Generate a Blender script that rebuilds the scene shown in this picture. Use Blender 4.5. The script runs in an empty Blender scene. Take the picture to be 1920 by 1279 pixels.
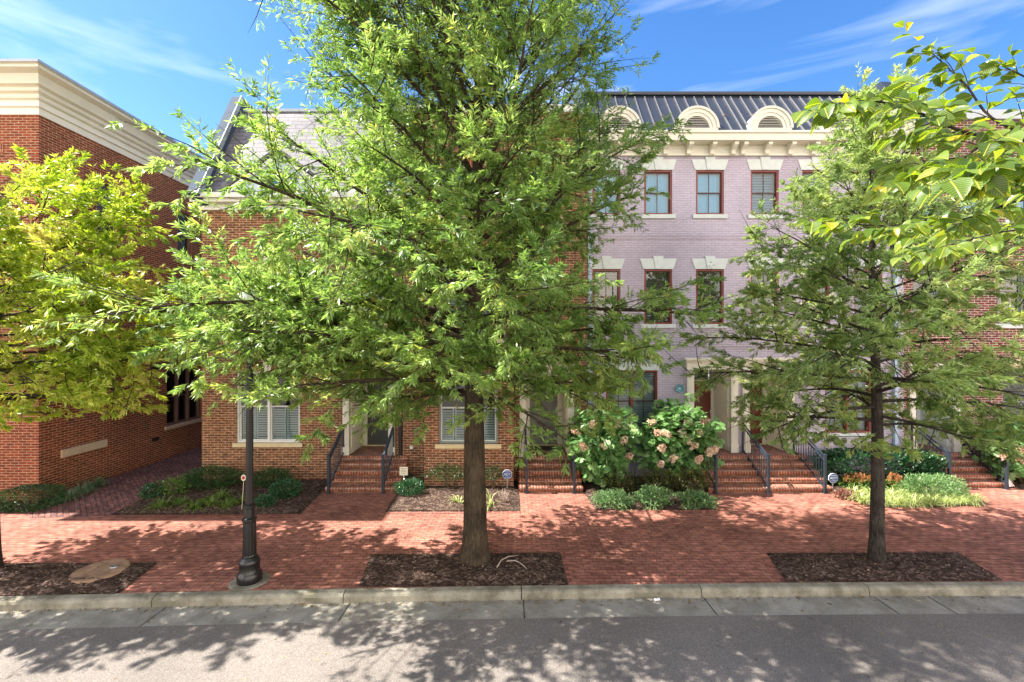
import bpy, math, random
import numpy as np
from mathutils import Vector, Matrix
R = math.radians
random.seed(7)
scene = bpy.context.scene
C = scene.collection

# ------------------------------------------------------------------ camera, sky, sun
CAMZ = 4.4
F = 853.0
cam_d = bpy.data.cameras.new('camera')
cam_d.sensor_width = 36.0
cam_d.lens = 36.0 * F / 1920.0
cam_d.clip_start = 0.05
cam_d.clip_end = 2000
cam = bpy.data.objects.new('camera', cam_d)
C.objects.link(cam)
cam.location = (0, 0, CAMZ)
cam.rotation_euler = (R(90), 0, 0)
scene.camera = cam

SUN_DIR = Vector((-0.78, 0.055, 1.0)).normalized()
SUN_EL = math.asin(SUN_DIR.z)
world = bpy.data.worlds.new('World')
scene.world = world
world.use_nodes = True
wn = world.node_tree.nodes; wl = world.node_tree.links
wn.clear()
w_out = wn.new('ShaderNodeOutputWorld')
w_bg = wn.new('ShaderNodeBackground')
w_sky = wn.new('ShaderNodeTexSky')
w_sky.sky_type = 'NISHITA'
w_sky.sun_disc = False
w_sky.sun_elevation = SUN_EL
w_sky.sun_rotation = math.atan2(SUN_DIR.x, SUN_DIR.y)
w_sky.air_density = 1.0
w_sky.dust_density = 0.4
w_sky.ozone_density = 2.0
w_bg.inputs[1].default_value = 0.092
# thin cirrus streaks mixed over the sky by direction
w_tc = wn.new('ShaderNodeTexCoord')
w_sep = wn.new('ShaderNodeSeparateXYZ')
w_map = wn.new('ShaderNodeMapping'); w_map.inputs['Rotation'].default_value = (0, R(10), R(6)); w_map.inputs['Scale'].default_value = (1.1, 1.4, 5.5)
w_map.inputs['Location'].default_value = (1.35, 0.6, 0.2)
w_noi = wn.new('ShaderNodeTexNoise'); w_noi.inputs['Scale'].default_value = 1.7; w_noi.inputs['Detail'].default_value = 7; w_noi.inputs['Roughness'].default_value = 0.52
w_noi.inputs['Distortion'].default_value = 0.5
w_ramp = wn.new('ShaderNodeValToRGB')
w_ramp.color_ramp.elements[0].position = 0.53; w_ramp.color_ramp.elements[0].color = (0, 0, 0, 1)
w_ramp.color_ramp.elements[1].position = 0.85; w_ramp.color_ramp.elements[1].color = (0.6, 0.6, 0.6, 1)
w_mix = wn.new('ShaderNodeMixRGB')
w_mix.inputs[2].default_value = (5.6, 6.1, 6.6, 1)
w_hsv = wn.new('ShaderNodeHueSaturation'); w_hsv.inputs['Saturation'].default_value = 1.3
w_hsv.inputs['Value'].default_value = 1.0; w_hsv.inputs['Hue'].default_value = 0.506
wl.new(w_tc.outputs['Generated'], w_map.inputs[0])
wl.new(w_map.outputs[0], w_noi.inputs['Vector'])
wl.new(w_noi.outputs[0], w_ramp.inputs[0])
wl.new(w_ramp.outputs[0], w_mix.inputs[0])
wl.new(w_sky.outputs[0], w_hsv.inputs['Color'])
wl.new(w_hsv.outputs[0], w_mix.inputs[1])
# unseen bright cloud deck added behind the camera as fill light for the facades
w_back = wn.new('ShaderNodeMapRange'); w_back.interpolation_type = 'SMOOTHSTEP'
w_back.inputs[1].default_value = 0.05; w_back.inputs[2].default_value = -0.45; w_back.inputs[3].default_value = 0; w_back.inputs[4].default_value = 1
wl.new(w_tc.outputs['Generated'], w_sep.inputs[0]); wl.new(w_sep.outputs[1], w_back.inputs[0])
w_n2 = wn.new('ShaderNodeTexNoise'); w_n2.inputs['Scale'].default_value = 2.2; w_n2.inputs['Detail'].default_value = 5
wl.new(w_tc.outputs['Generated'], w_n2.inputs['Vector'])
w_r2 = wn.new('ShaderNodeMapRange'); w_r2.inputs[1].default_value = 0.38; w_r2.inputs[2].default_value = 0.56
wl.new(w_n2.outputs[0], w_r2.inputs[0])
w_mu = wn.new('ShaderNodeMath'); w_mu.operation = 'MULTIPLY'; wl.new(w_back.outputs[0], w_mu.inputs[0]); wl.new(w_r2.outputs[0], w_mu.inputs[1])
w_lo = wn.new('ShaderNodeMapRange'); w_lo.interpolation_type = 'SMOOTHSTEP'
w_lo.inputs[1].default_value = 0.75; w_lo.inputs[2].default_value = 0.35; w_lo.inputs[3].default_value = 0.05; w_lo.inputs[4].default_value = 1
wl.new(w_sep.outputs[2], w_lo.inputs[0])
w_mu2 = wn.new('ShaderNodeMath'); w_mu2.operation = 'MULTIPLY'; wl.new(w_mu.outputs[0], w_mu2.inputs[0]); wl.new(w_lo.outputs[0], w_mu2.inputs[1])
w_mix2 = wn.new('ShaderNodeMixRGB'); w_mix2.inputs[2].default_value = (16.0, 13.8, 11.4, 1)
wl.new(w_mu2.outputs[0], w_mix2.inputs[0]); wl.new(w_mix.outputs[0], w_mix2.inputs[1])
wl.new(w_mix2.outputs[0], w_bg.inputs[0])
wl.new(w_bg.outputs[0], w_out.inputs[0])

sun_d = bpy.data.lights.new('sun', 'SUN')
sun_d.energy = 5.0
sun_d.angle = R(0.55)
sun_d.color = (1.0, 0.94, 0.86)
sun = bpy.data.objects.new('sun', sun_d)
C.objects.link(sun)
sun.rotation_euler = SUN_DIR.to_track_quat('Z', 'Y').to_euler()

scene.view_settings.view_transform = 'Standard'
scene.view_settings.look = 'None'
scene.view_settings.gamma = 1
scene.view_settings.exposure = 1.68
scene.render.engine = 'CYCLES'
scene.cycles.max_bounces = 8
scene.cycles.transparent_max_bounces = 12

# ------------------------------------------------------------------ helpers
def gp(px, py, z=0.0):
    """photo pixel -> point on a level plane"""
    Y = (CAMZ - z) * F / (py - 640.0)
    return ((px - 960.0) * Y / F, Y)

def at(px, py, Y):
    return ((px - 960.0) * Y / F, Y, CAMZ + (640.0 - py) * Y / F)

class MB:
    def __init__(s):
        s.v = []; s.f = []
    def quad(s, a, b, c, d):
        n = len(s.v); s.v += [a, b, c, d]; s.f.append((n, n+1, n+2, n+3))
    def poly(s, pts):
        n = len(s.v); s.v += list(pts); s.f.append(tuple(range(n, n+len(pts))))
    def hexa(s, p):
        n = len(s.v); s.v += list(p)
        for q in ((3,2,1,0),(4,5,6,7),(0,1,5,4),(1,2,6,5),(2,3,7,6),(3,0,4,7)):
            s.f.append(tuple(n+i for i in q))
    def box(s, x0, y0, z0, x1, y1, z1):
        s.hexa([(x0,y0,z0),(x1,y0,z0),(x1,y1,z0),(x0,y1,z0),(x0,y0,z1),(x1,y0,z1),(x1,y1,z1),(x0,y1,z1)])
    def tube(s, pts, rad, sides=6, cap=True):
        pts = [Vector(p) for p in pts]
        n0 = len(s.v); k = len(pts)
        up = Vector((0.13, 0.31, 0.94))
        for i, p in enumerate(pts):
            t = (pts[min(i+1,k-1)] - pts[max(i-1,0)])
            if t.length < 1e-9: t = Vector((0,0,1))
            t.normalize()
            a = t.cross(up)
            if a.length < 0.05: a = t.cross(Vector((1,0,0)))
            a.normalize(); b = t.cross(a)
            r = rad[i] if hasattr(rad, '__len__') else rad
            for j in range(sides):
                an = 2*math.pi*j/sides
                q = p + (a*math.cos(an) + b*math.sin(an))*r
                s.v.append((q.x,q.y,q.z))
        for i in range(k-1):
            for j in range(sides):
                j2 = (j+1) % sides
                s.f.append((n0+i*sides+j, n0+(i+1)*sides+j, n0+(i+1)*sides+j2, n0+i*sides+j2))
        if cap:
            s.f.append(tuple(n0+j for j in range(sides)))
            s.f.append(tuple(n0+(k-1)*sides+j for j in reversed(range(sides))))
    def lathe(s, cx, cy, prof, sides=24, flute=None):
        """prof: (z, r); flute (z0, z1, depth, count)"""
        n0 = len(s.v)
        for z, r in prof:
            for j in range(sides):
                an = 2*math.pi*j/sides
                rr = r
                if flute and flute[0] <= z <= flute[1]:
                    rr = r*(1 - flute[2]*(j % 2))
                s.v.append((cx+rr*math.cos(an), cy+rr*math.sin(an), z))
        for i in range(len(prof)-1):
            for j in range(sides):
                j2 = (j+1) % sides
                s.f.append((n0+i*sides+j, n0+i*sides+j2, n0+(i+1)*sides+j2, n0+(i+1)*sides+j))
        s.f.append(tuple(n0+j for j in reversed(range(sides))))
        s.f.append(tuple(n0+(len(prof)-1)*sides+j for j in range(sides)))
    def prism(s, pts2, f0, f1):
        """extrude a 2d polygon between two maps (u,w)->xyz"""
        n = len(s.v); k = len(pts2)
        s.v += [f0(*p) for p in pts2] + [f1(*p) for p in pts2]
        s.f.append(tuple(n+i for i in range(k))); s.f.append(tuple(n+k+i for i in reversed(range(k))))
        for i in range(k):
            j = (i+1) % k
            s.f.append((n+i, n+k+i, n+k+j, n+j))

def box_uv(me):
    uv = me.uv_layers.new(name='UVMap')
    nl = len(me.loops)
    vi = np.empty(nl, np.int32); me.loops.foreach_get('vertex_index', vi)
    co = np.empty(len(me.vertices)*3, np.float32); me.vertices.foreach_get('co', co); co = co.reshape(-1,3)
    npo = len(me.polygons)
    nor = np.empty(npo*3, np.float32); me.polygons.foreach_get('normal', nor); nor = np.abs(nor.reshape(-1,3))
    tot = np.empty(npo, np.int32); me.polygons.foreach_get('loop_total', tot)
    ln = np.repeat(nor, tot, axis=0)
    p = co[vi]
    out = np.empty((nl,2), np.float32)
    mz = (ln[:,2] >= ln[:,0]) & (ln[:,2] >= ln[:,1])
    my = (~mz) & (ln[:,1] >= ln[:,0])
    mx = ~(mz | my)
    out[mz] = p[mz][:, [0,1]]; out[my] = p[my][:, [0,2]]; out[mx] = p[mx][:, [1,2]]
    uv.data.foreach_set('uv', out.ravel())

def mk(name, mb, mat, parent=None, smooth=False, recalc=True):
    me = bpy.data.meshes.new(name)
    me.from_pydata([tuple(v) for v in mb.v], [], mb.f)
    me.update()
    if recalc:
        import bmesh
        bm = bmesh.new(); bm.from_mesh(me)
        bmesh.ops.recalc_face_normals(bm, faces=bm.faces)
        bm.to_mesh(me); bm.free()
    box_uv(me)
    me.materials.append(mat)
    if smooth:
        me.polygons.foreach_set('use_smooth', [True]*len(me.polygons))
    o = bpy.data.objects.new(name, me)
    C.objects.link(o)
    if parent: adopt(o, parent)
    return o

def adopt(o, parent):
    o.parent = parent
    p = parent; m = Vector((0,0,0))
    while p is not None:
        if p.type == 'EMPTY': m += Vector(p.location)
        p = p.parent
    if parent.type == 'EMPTY':
        o.matrix_parent_inverse = Matrix.Translation(-m)

def tag(o, label=None, cat=None, group=None, kind=None):
    if label: o['label'] = label
    if cat: o['category'] = cat
    if group: o['group'] = group
    if kind: o['kind'] = kind
    return o

def thing(name, loc, label, cat, group=None):
    o = bpy.data.objects.new(name, None); C.objects.link(o)
    o.empty_display_size = 0.3
    o.location = loc
    return tag(o, label, cat, group)

def clone(root, loc, rz=0, sc=1.0, label=None):
    r = root.copy(); C.objects.link(r); r.location = loc; r.rotation_euler = (0,0,rz); r.scale = (sc,)*3
    if label: r['label'] = label
    for ch in list(root.children):
        c = ch.copy(); C.objects.link(c); c.parent = r
        for g in ch.children:
            d = g.copy(); C.objects.link(d); d.parent = c
    return r

# ------------------------------------------------------------------ materials
def new_mat(name):
    m = bpy.data.materials.new(name); m.use_nodes = True
    nt = m.node_tree; b = nt.nodes['Principled BSDF']
    return m, nt, nt.nodes, nt.links, b

def plain(name, col, rough=0.6, metal=0.0, var=0.08, scale=6.0, bump=0.0, spec=0.5):
    m, nt, N, L, b = new_mat(name)
    tc = N.new('ShaderNodeTexCoord')
    no = N.new('ShaderNodeTexNoise'); no.inputs['Scale'].default_value = scale; no.inputs['Detail'].default_value = 6
    L.new(tc.outputs['Object'], no.inputs['Vector'])
    mr = N.new('ShaderNodeMapRange'); mr.inputs[1].default_value = 0.3; mr.inputs[2].default_value = 0.7
    mr.inputs[3].default_value = 1-var; mr.inputs[4].default_value = 1+var
    L.new(no.outputs[0], mr.inputs[0])
    mx = N.new('ShaderNodeMixRGB'); mx.blend_type = 'MULTIPLY'; mx.inputs[0].default_value = 1
    mx.inputs[1].default_value = (*col, 1); L.new(mr.outputs[0], mx.inputs[2])
    L.new(mx.outputs[0], b.inputs['Base Color'])
    b.inputs['Roughness'].default_value = rough; b.inputs['Metallic'].default_value = metal
    b.inputs['Specular IOR Level'].default_value = spec
    if bump:
        bp = N.new('ShaderNodeBump'); bp.inputs['Strength'].default_value = bump; bp.inputs['Distance'].default_value = 0.02
        n2 = N.new('ShaderNodeTexNoise'); n2.inputs['Scale'].default_value = scale*6; n2.inputs['Detail'].default_value = 4
        L.new(tc.outputs['Object'], n2.inputs['Vector']); L.new(n2.outputs[0], bp.inputs['Height'])
        L.new(bp.outputs[0], b.inputs['Normal'])
    return m

def brick(name, c1, c2, mortar, w=0.227, h=0.0765, ms=0.011, rot=0.0, rough=0.85, bump=0.5, dark=0.35, stain=0.25, off=0.5, stain_scale=0.5, c3=None):
    m, nt, N, L, b = new_mat(name)
    uv = N.new('ShaderNodeUVMap'); uv.uv_map = 'UVMap'
    mp = N.new('ShaderNodeMapping'); mp.inputs['Rotation'].default_value = (0,0,rot)
    L.new(uv.outputs[0], mp.inputs[0])
    br = N.new('ShaderNodeTexBrick')
    br.offset = off; br.squash = 1.0
    br.inputs['Scale'].default_value = 1.0
    br.inputs['Mortar Size'].default_value = ms; br.inputs['Mortar Smooth'].default_value = 0.15
    br.inputs['Brick Width'].default_value = w; br.inputs['Row Height'].default_value = h
    br.inputs['Color1'].default_value = (*c1,1); br.inputs['Color2'].default_value = (*c2,1); br.inputs['Mortar'].default_value = (*mortar,1)
    L.new(mp.outputs[0], br.inputs['Vector'])
    # second brick layer of the same layout marks some bricks darker
    br2 = N.new('ShaderNodeTexNoise'); br2.inputs['Scale'].default_value = 5.2; br2.inputs['Detail'].default_value = 3
    sc = N.new('ShaderNodeMapping'); sc.inputs['Scale'].default_value = (0.9/ (w*4.4), 0.9/(h*4.4), 1)
    L.new(mp.outputs[0], sc.inputs[0]); L.new(sc.outputs[0], br2.inputs['Vector'])
    mr = N.new('ShaderNodeMapRange'); mr.inputs[1].default_value = 0.35; mr.inputs[2].default_value = 0.65
    mr.inputs[3].default_value = 1-dark; mr.inputs[4].default_value = 1+dark*0.5
    L.new(br2.outputs[0], mr.inputs[0])
    st = N.new('ShaderNodeTexNoise'); st.inputs['Scale'].default_value = stain_scale; st.inputs['Detail'].default_value = 6
    L.new(uv.outputs[0], st.inputs['Vector'])
    mr2 = N.new('ShaderNodeMapRange'); mr2.inputs[1].default_value = 0.3; mr2.inputs[2].default_value = 0.7
    mr2.inputs[3].default_value = 1-stain; mr2.inputs[4].default_value = 1+stain*0.4
    L.new(st.outputs[0], mr2.inputs[0])
    mu = N.new('ShaderNodeMath'); mu.operation = 'MULTIPLY'; L.new(mr.outputs[0], mu.inputs[0]); L.new(mr2.outputs[0], mu.inputs[1])
    mx = N.new('ShaderNodeMixRGB'); mx.blend_type = 'MULTIPLY'; mx.inputs[0].default_value = 1
    L.new(br.outputs['Color'], mx.inputs[1]); L.new(mu.outputs[0], mx.inputs[2])
    L.new(mx.outputs[0], b.inputs['Base Color'])
    b.inputs['Roughness'].default_value = rough
    b.inputs['Specular IOR Level'].default_value = 0.25
    inv = N.new('ShaderNodeMath'); inv.operation = 'SUBTRACT'; inv.inputs[0].default_value = 1.0
    L.new(br.outputs['Fac'], inv.inputs[1])
    ad = N.new('ShaderNodeMath'); ad.operation = 'MULTIPLY_ADD'; ad.inputs[1].default_value = 0.25
    L.new(br2.outputs[0], ad.inputs[0]); L.new(inv.outputs[0], ad.inputs[2])
    bp = N.new('ShaderNodeBump'); bp.inputs['Strength'].default_value = bump; bp.inputs['Distance'].default_value = 0.012
    L.new(ad.outputs[0], bp.inputs['Height']); L.new(bp.outputs[0], b.inputs['Normal'])
    return m

def leaf_mat(name, stops, transl=0.35, rough=0.35, spec=0.5, veins=False, twarm=1.5):
    """stops: list of (pos, colour) picked by each leaf's own tint value"""
    m, nt, N, L, b = new_mat(name)
    a = N.new('ShaderNodeAttribute'); a.attribute_name = 'tint'
    rp = N.new('ShaderNodeValToRGB')
    el = rp.color_ramp.elements
    el[0].position = stops[0][0]; el[0].color = (*stops[0][1],1)
    el[1].position = stops[-1][0]; el[1].color = (*stops[-1][1],1)
    for p, c in stops[1:-1]:
        e = el.new(p); e.color = (*c,1)
    L.new(a.outputs['Fac'], rp.inputs[0])
    col = rp.outputs[0]
    if veins:
        uv = N.new('ShaderNodeUVMap'); uv.uv_map = 'UVMap'
        sp = N.new('ShaderNodeSeparateXYZ'); L.new(uv.outputs[0], sp.inputs[0])
        ab = N.new('ShaderNodeMath'); ab.operation = 'ABSOLUTE'; L.new(sp.outputs[1], ab.inputs[0])
        m1 = N.new('ShaderNodeMath'); m1.operation = 'MULTIPLY_ADD'; m1.inputs[1].default_value = -0.75
        L.new(ab.outputs[0], m1.inputs[0]); L.new(sp.outputs[0], m1.inputs[2])
        m2 = N.new('ShaderNodeMath'); m2.operation = 'MULTIPLY'; m2.inputs[1].default_value = 66; L.new(m1.outputs[0], m2.inputs[0])
        m3 = N.new('ShaderNodeMath'); m3.operation = 'SINE'; L.new(m2.outputs[0], m3.inputs[0])
        mr = N.new('ShaderNodeMapRange'); mr.inputs[1].default_value = 0.55; mr.inputs[2].default_value = 1.0
        mr.inputs[3].default_value = 0; mr.inputs[4].default_value = 0.3
        L.new(m3.outputs[0], mr.inputs[0])
        mr4 = N.new('ShaderNodeMapRange'); mr4.inputs[1].default_value = 0.0; mr4.inputs[2].default_value = 0.035
        mr4.inputs[3].default_value = 0.8; mr4.inputs[4].default_value = 0; L.new(ab.outputs[0], mr4.inputs[0])
        mm = N.new('ShaderNodeMath'); mm.operation = 'MAXIMUM'; L.new(mr.outputs[0], mm.inputs[0]); L.new(mr4.outputs[0], mm.inputs[1])
        vx = N.new('ShaderNodeMixRGB'); vx.blend_type = 'MIX'; L.new(mm.outputs[0], vx.inputs[0]); L.new(col, vx.inputs[1])
        vx.inputs[2].default_value = (*[min(1, c*1.5+0.04) for c in stops[-1][1]],1)
        col = vx.outputs[0]
        bp = N.new('ShaderNodeBump'); bp.inputs['Strength'].default_value = 0.6; bp.inputs['Distance'].default_value = 0.004; bp.invert = True
        L.new(mm.outputs[0], bp.inputs['Height']); L.new(bp.outputs[0], b.inputs['Normal'])
    L.new(col, b.inputs['Base Color'])
    b.inputs['Roughness'].default_value = rough; b.inputs['Specular IOR Level'].default_value = spec
    tr = N.new('ShaderNodeBsdfTranslucent')
    hs = N.new('ShaderNodeHueSaturation'); hs.inputs['Value'].default_value = twarm; hs.inputs['Hue'].default_value = 0.495
    hs.inputs['Saturation'].default_value = 1.1
    L.new(col, hs.inputs['Color']); L.new(hs.outputs[0], tr.inputs[0])
    ms = N.new('ShaderNodeMixShader'); ms.inputs[0].default_value = transl
    L.new(b.outputs[0], ms.inputs[1]); L.new(tr.outputs[0], ms.inputs[2])
    L.new(ms.outputs[0], N['Material Output'].inputs[0])
    return m

def pane_mat(name, tint, refl=0.3):
    m, nt, N, L, b = new_mat(name)
    N.remove(b)
    t = N.new('ShaderNodeBsdfTransparent'); t.inputs[0].default_value = (*tint,1)
    g = N.new('ShaderNodeBsdfGlossy'); g.inputs['Roughness'].default_value = 0.02
    fr = N.new('ShaderNodeFresnel'); fr.inputs[0].default_value = 1.5
    mr = N.new('ShaderNodeMapRange'); mr.inputs[3].default_value = refl; mr.inputs[4].default_value = 1.0
    L.new(fr.outputs[0], mr.inputs[0])
    no = N.new('ShaderNodeTexNoise'); no.inputs['Scale'].default_value = 1.6
    tc = N.new('ShaderNodeTexCoord'); L.new(tc.outputs['Object'], no.inputs['Vector'])
    bp = N.new('ShaderNodeBump'); bp.inputs['Strength'].default_value = 0.05; bp.inputs['Distance'].default_value = 0.05
    L.new(no.outputs[0], bp.inputs['Height']); L.new(bp.outputs[0], g.inputs['Normal'])
    ms = N.new('ShaderNodeMixShader'); L.new(mr.outputs[0], ms.inputs[0])
    L.new(t.outputs[0], ms.inputs[1]); L.new(g.outputs[0], ms.inputs[2])
    L.new(ms.outputs[0], N['Material Output'].inputs[0])
    return m

M = {}
M['brick_a'] = brick('orange_brown_brick', (0.32,0.11,0.05), (0.17,0.06,0.032), (0.50,0.36,0.22), dark=0.4)
M['brick_b'] = brick('brown_brick', (0.30,0.10,0.05), (0.16,0.065,0.04), (0.50,0.35,0.22), dark=0.45)
M['brick_e'] = brick('plum_red_brick', (0.27,0.06,0.045), (0.14,0.045,0.04), (0.60,0.50,0.42), dark=0.4)
M['brick_l'] = brick('deep_red_brick', (0.33,0.062,0.027), (0.19,0.038,0.018), (0.47,0.30,0.18), h=0.073, dark=0.3)
M['brick_p'] = brick('lavender_painted_brick', (0.56,0.49,0.58), (0.52,0.455,0.55), (0.42,0.36,0.44), ms=0.008, dark=0.07, stain=0.22, rough=0.6, bump=0.8)
M['soldier'] = brick('soldier_course_brick', (0.40,0.11,0.05), (0.22,0.06,0.035), (0.50,0.33,0.2), w=0.0765, h=0.26, off=0.0)
M['rowlock'] = brick('step_rowlock_brick', (0.42,0.10,0.04), (0.26,0.07,0.04), (0.50,0.38,0.30), w=0.083, h=0.12, off=0.0, dark=0.4, stain=0.5, stain_scale=2.5)
M['step_brick'] = brick('step_base_brick', (0.33,0.11,0.05), (0.2,0.08,0.04), (0.36,0.30,0.24), dark=0.4, stain=0.5, stain_scale=2.0)
M['paver'] = brick('sidewalk_paver', (0.45,0.19,0.135), (0.35,0.138,0.098), (0.17,0.085,0.065), w=0.215, h=0.108, ms=0.009, dark=0.38, stain=0.38, rough=0.9, bump=0.9, stain_scale=0.8)
M['paver_alley'] = brick('alley_paver', (0.36,0.15,0.12), (0.21,0.10,0.09), (0.10,0.07,0.06), w=0.215, h=0.108, ms=0.01, rot=R(45), dark=0.45, stain=0.4, rough=0.9, bump=0.7, stain_scale=0.9)
M['paver_edge'] = brick('paver_edging', (0.40,0.15,0.11), (0.30,0.11,0.085), (0.15,0.08,0.06), w=0.108, h=0.215, ms=0.008, off=0.0, dark=0.25, stain=0.3, rough=0.9)
M['slate'] = brick('grey_slate_shingles', (0.20,0.19,0.205), (0.145,0.14,0.155), (0.07,0.07,0.08), w=0.34, h=0.175, ms=0.008, dark=0.22, stain=0.15, rough=0.65, bump=1.0)
M['cream'] = plain('cream_painted_trim', (0.74,0.70,0.59), 0.5, var=0.05, scale=3)
M['cream_dark'] = plain('buff_precast', (0.68,0.56,0.34), 0.75, var=0.07, scale=5, bump=0.15)
M['white'] = plain('white_trim_paint', (0.78,0.77,0.72), 0.45, var=0.04)
M['cornice_w'] = plain('off_white_cornice', (0.78,0.72,0.60), 0.5, var=0.04, scale=2)
M['stone'] = plain('pale_grey_stone', (0.62,0.66,0.64), 0.75, var=0.07, scale=6, bump=0.1)
M['sill_tan'] = plain('tan_stone_sill', (0.62,0.47,0.33), 0.8, var=0.08, scale=6, bump=0.1)
M['red_frame'] = plain('oxblood_window_paint', (0.23,0.035,0.022), 0.4, var=0.1)
M['dark_sash'] = plain('dark_brown_sash', (0.06,0.022,0.018), 0.4, var=0.1)
M['brown_frame'] = plain('brown_window_paint', (0.17,0.10,0.08), 0.5, var=0.08)
M['sage_frame'] = plain('grey_green_window_paint', (0.22,0.27,0.26), 0.5, var=0.05)
M['dark_door'] = plain('charcoal_door_paint', (0.055,0.055,0.052), 0.4, var=0.1)
M['grey_door'] = plain('grey_green_door_paint', (0.15,0.16,0.14), 0.45, var=0.1)
M['red_door'] = plain('dark_red_door', (0.16,0.035,0.02), 0.3, var=0.15)
M['iron'] = plain('black_blue_iron', (0.022,0.034,0.05), 0.4, var=0.1)
M['lamp_black'] = plain('gloss_black_paint', (0.012,0.011,0.011), 0.28, var=0.2, scale=4)
M['pipe_dark'] = plain('black_downspout', (0.012,0.012,0.014), 0.5)
M['pipe_blue'] = plain('pale_blue_downspout', (0.42,0.55,0.68), 0.5, var=0.05)
M['metal_roof'] = plain('dark_standing_seam', (0.035,0.042,0.056), 0.4, metal=0.2, var=0.12, scale=1.5)
M['seam'] = plain('roof_seam', (0.16,0.155,0.16), 0.4, metal=0.3, var=0.1)
M['blue_metal'] = plain('blue_grey_metal', (0.06,0.085,0.125), 0.8, metal=0.0, spec=0.12, var=0.12, scale=1.5)
M['coping'] = plain('grey_metal_coping', (0.38,0.42,0.45), 0.45, metal=0.3, var=0.05)
M['teal_white'] = plain('dormer_paint', (0.42,0.50,0.52), 0.5, var=0.05)
M['blind'] = plain('window_blind_white', (0.62,0.66,0.68), 0.6, var=0.04)
M['blind_dark'] = plain('window_blind_taupe', (0.20,0.18,0.15), 0.6, var=0.06)
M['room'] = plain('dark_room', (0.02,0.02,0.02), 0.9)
M['pane_sky'] = pane_mat('upper_window_glass', (0.26,0.74,0.98), 0.04)  # sky reflection put into the glass as a cyan tint
M['pane'] = pane_mat('window_glass', (0.75,0.85,0.85), 0.07)
M['louver'] = plain('grey_louver', (0.60,0.56,0.49), 0.6)
M['globe'] = plain('milk_glass', (0.86,0.86,0.84), 0.25, var=0.01)
M['sign_blue'] = plain('blue_sign_face', (0.03,0.08,0.27), 0.4, var=0.02)
M['sign_white'] = plain('white_sign_ink', (0.8,0.8,0.8), 0.5, var=0.02)
M['sign_cream'] = plain('cream_sign_face', (0.72,0.68,0.55), 0.5, var=0.05)
M['sign_ink'] = plain('dull_printing', (0.35,0.2,0.15), 0.6)
M['letter'] = plain('black_numerals', (0.02,0.02,0.02), 0.5)
M['galv'] = plain('galvanised_post', (0.35,0.36,0.36), 0.45, metal=0.6)
M['wood_stick'] = plain('pale_stick', (0.42,0.38,0.26), 0.7)
M['dead_wood'] = plain('bleached_twig', (0.40,0.32,0.27), 0.85)
M['bright_red'] = plain('red_reflector', (0.45,0.02,0.015), 0.35, var=0.02)
M['brass'] = plain('brass_handle', (0.5,0.38,0.15), 0.3, metal=1.0)
M['doormat'] = plain('black_mat', (0.03,0.028,0.025), 0.95, bump=0.5)
M['cover'] = plain('sandy_orange_cover', (0.30,0.185,0.115), 0.9, var=0.45, scale=5, bump=0.5)
M['stem'] = plain('brown_stem', (0.16,0.11,0.07), 0.85)
M['twig'] = plain('grey_brown_twig', (0.13,0.10,0.08), 0.85)
M['ornament'] = plain('teal_metal_ornament', (0.10,0.28,0.36), 0.4, metal=0.3)

def bark(name, c1, c2):
    m, nt, N, L, b = new_mat(name)
    tc = N.new('ShaderNodeTexCoord')
    mp = N.new('ShaderNodeMapping'); mp.inputs['Scale'].default_value = (1,1,0.22)
    L.new(tc.outputs['Object'], mp.inputs[0])
    n = N.new('ShaderNodeTexNoise'); n.inputs['Scale'].default_value = 26; n.inputs['Detail'].default_value = 7; n.inputs['Roughness'].default_value = 0.65
    L.new(mp.outputs[0], n.inputs['Vector'])
    v = N.new('ShaderNodeTexVoronoi'); v.feature = 'DISTANCE_TO_EDGE'; v.inputs['Scale'].default_value = 20
    L.new(mp.outputs[0], v.inputs['Vector'])
    n2 = N.new('ShaderNodeTexNoise'); n2.inputs['Scale'].default_value = 3; n2.inputs['Detail'].default_value = 5
    L.new(tc.outputs['Object'], n2.inputs['Vector'])
    rp = N.new('ShaderNodeValToRGB'); rp.color_ramp.elements[0].position = 0.36; rp.color_ramp.elements[0].color = (*c1,1)
    rp.color_ramp.elements[1].position = 0.66; rp.color_ramp.elements[1].color = (*c2,1)
    mx = N.new('ShaderNodeMath'); mx.operation = 'MULTIPLY_ADD'; mx.inputs[1].default_value = 0.55
    s2 = N.new('ShaderNodeMath'); s2.operation = 'MULTIPLY'; s2.inputs[1].default_value = 0.5; L.new(n2.outputs[0], s2.inputs[0])
    L.new(n.outputs[0], mx.inputs[0]); L.new(s2.outputs[0], mx.inputs[2]); L.new(mx.outputs[0], rp.inputs[0])
    L.new(rp.outputs[0], b.inputs['Base Color']); b.inputs['Roughness'].default_value = 0.9
    b.inputs['Specular IOR Level'].default_value = 0.15
    cl = N.new('ShaderNodeMath'); cl.operation = 'MINIMUM'; cl.inputs[1].default_value = 0.12; L.new(v.outputs[0], cl.inputs[0])
    a = N.new('ShaderNodeMath'); a.operation = 'MULTIPLY_ADD'; a.inputs[1].default_value = 4.0; L.new(cl.outputs[0], a.inputs[0]); L.new(n.outputs[0], a.inputs[2])
    bp = N.new('ShaderNodeBump'); bp.inputs['Strength'].default_value = 0.9; bp.inputs['Distance'].default_value = 0.03
    L.new(a.outputs[0], bp.inputs['Height']); L.new(bp.outputs[0], b.inputs['Normal'])
    return m
M['bark'] = bark('grey_brown_bark', (0.02,0.015,0.011), (0.095,0.07,0.045))
M['bark_r'] = bark('dark_grey_bark', (0.018,0.015,0.013), (0.09,0.075,0.06))

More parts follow.
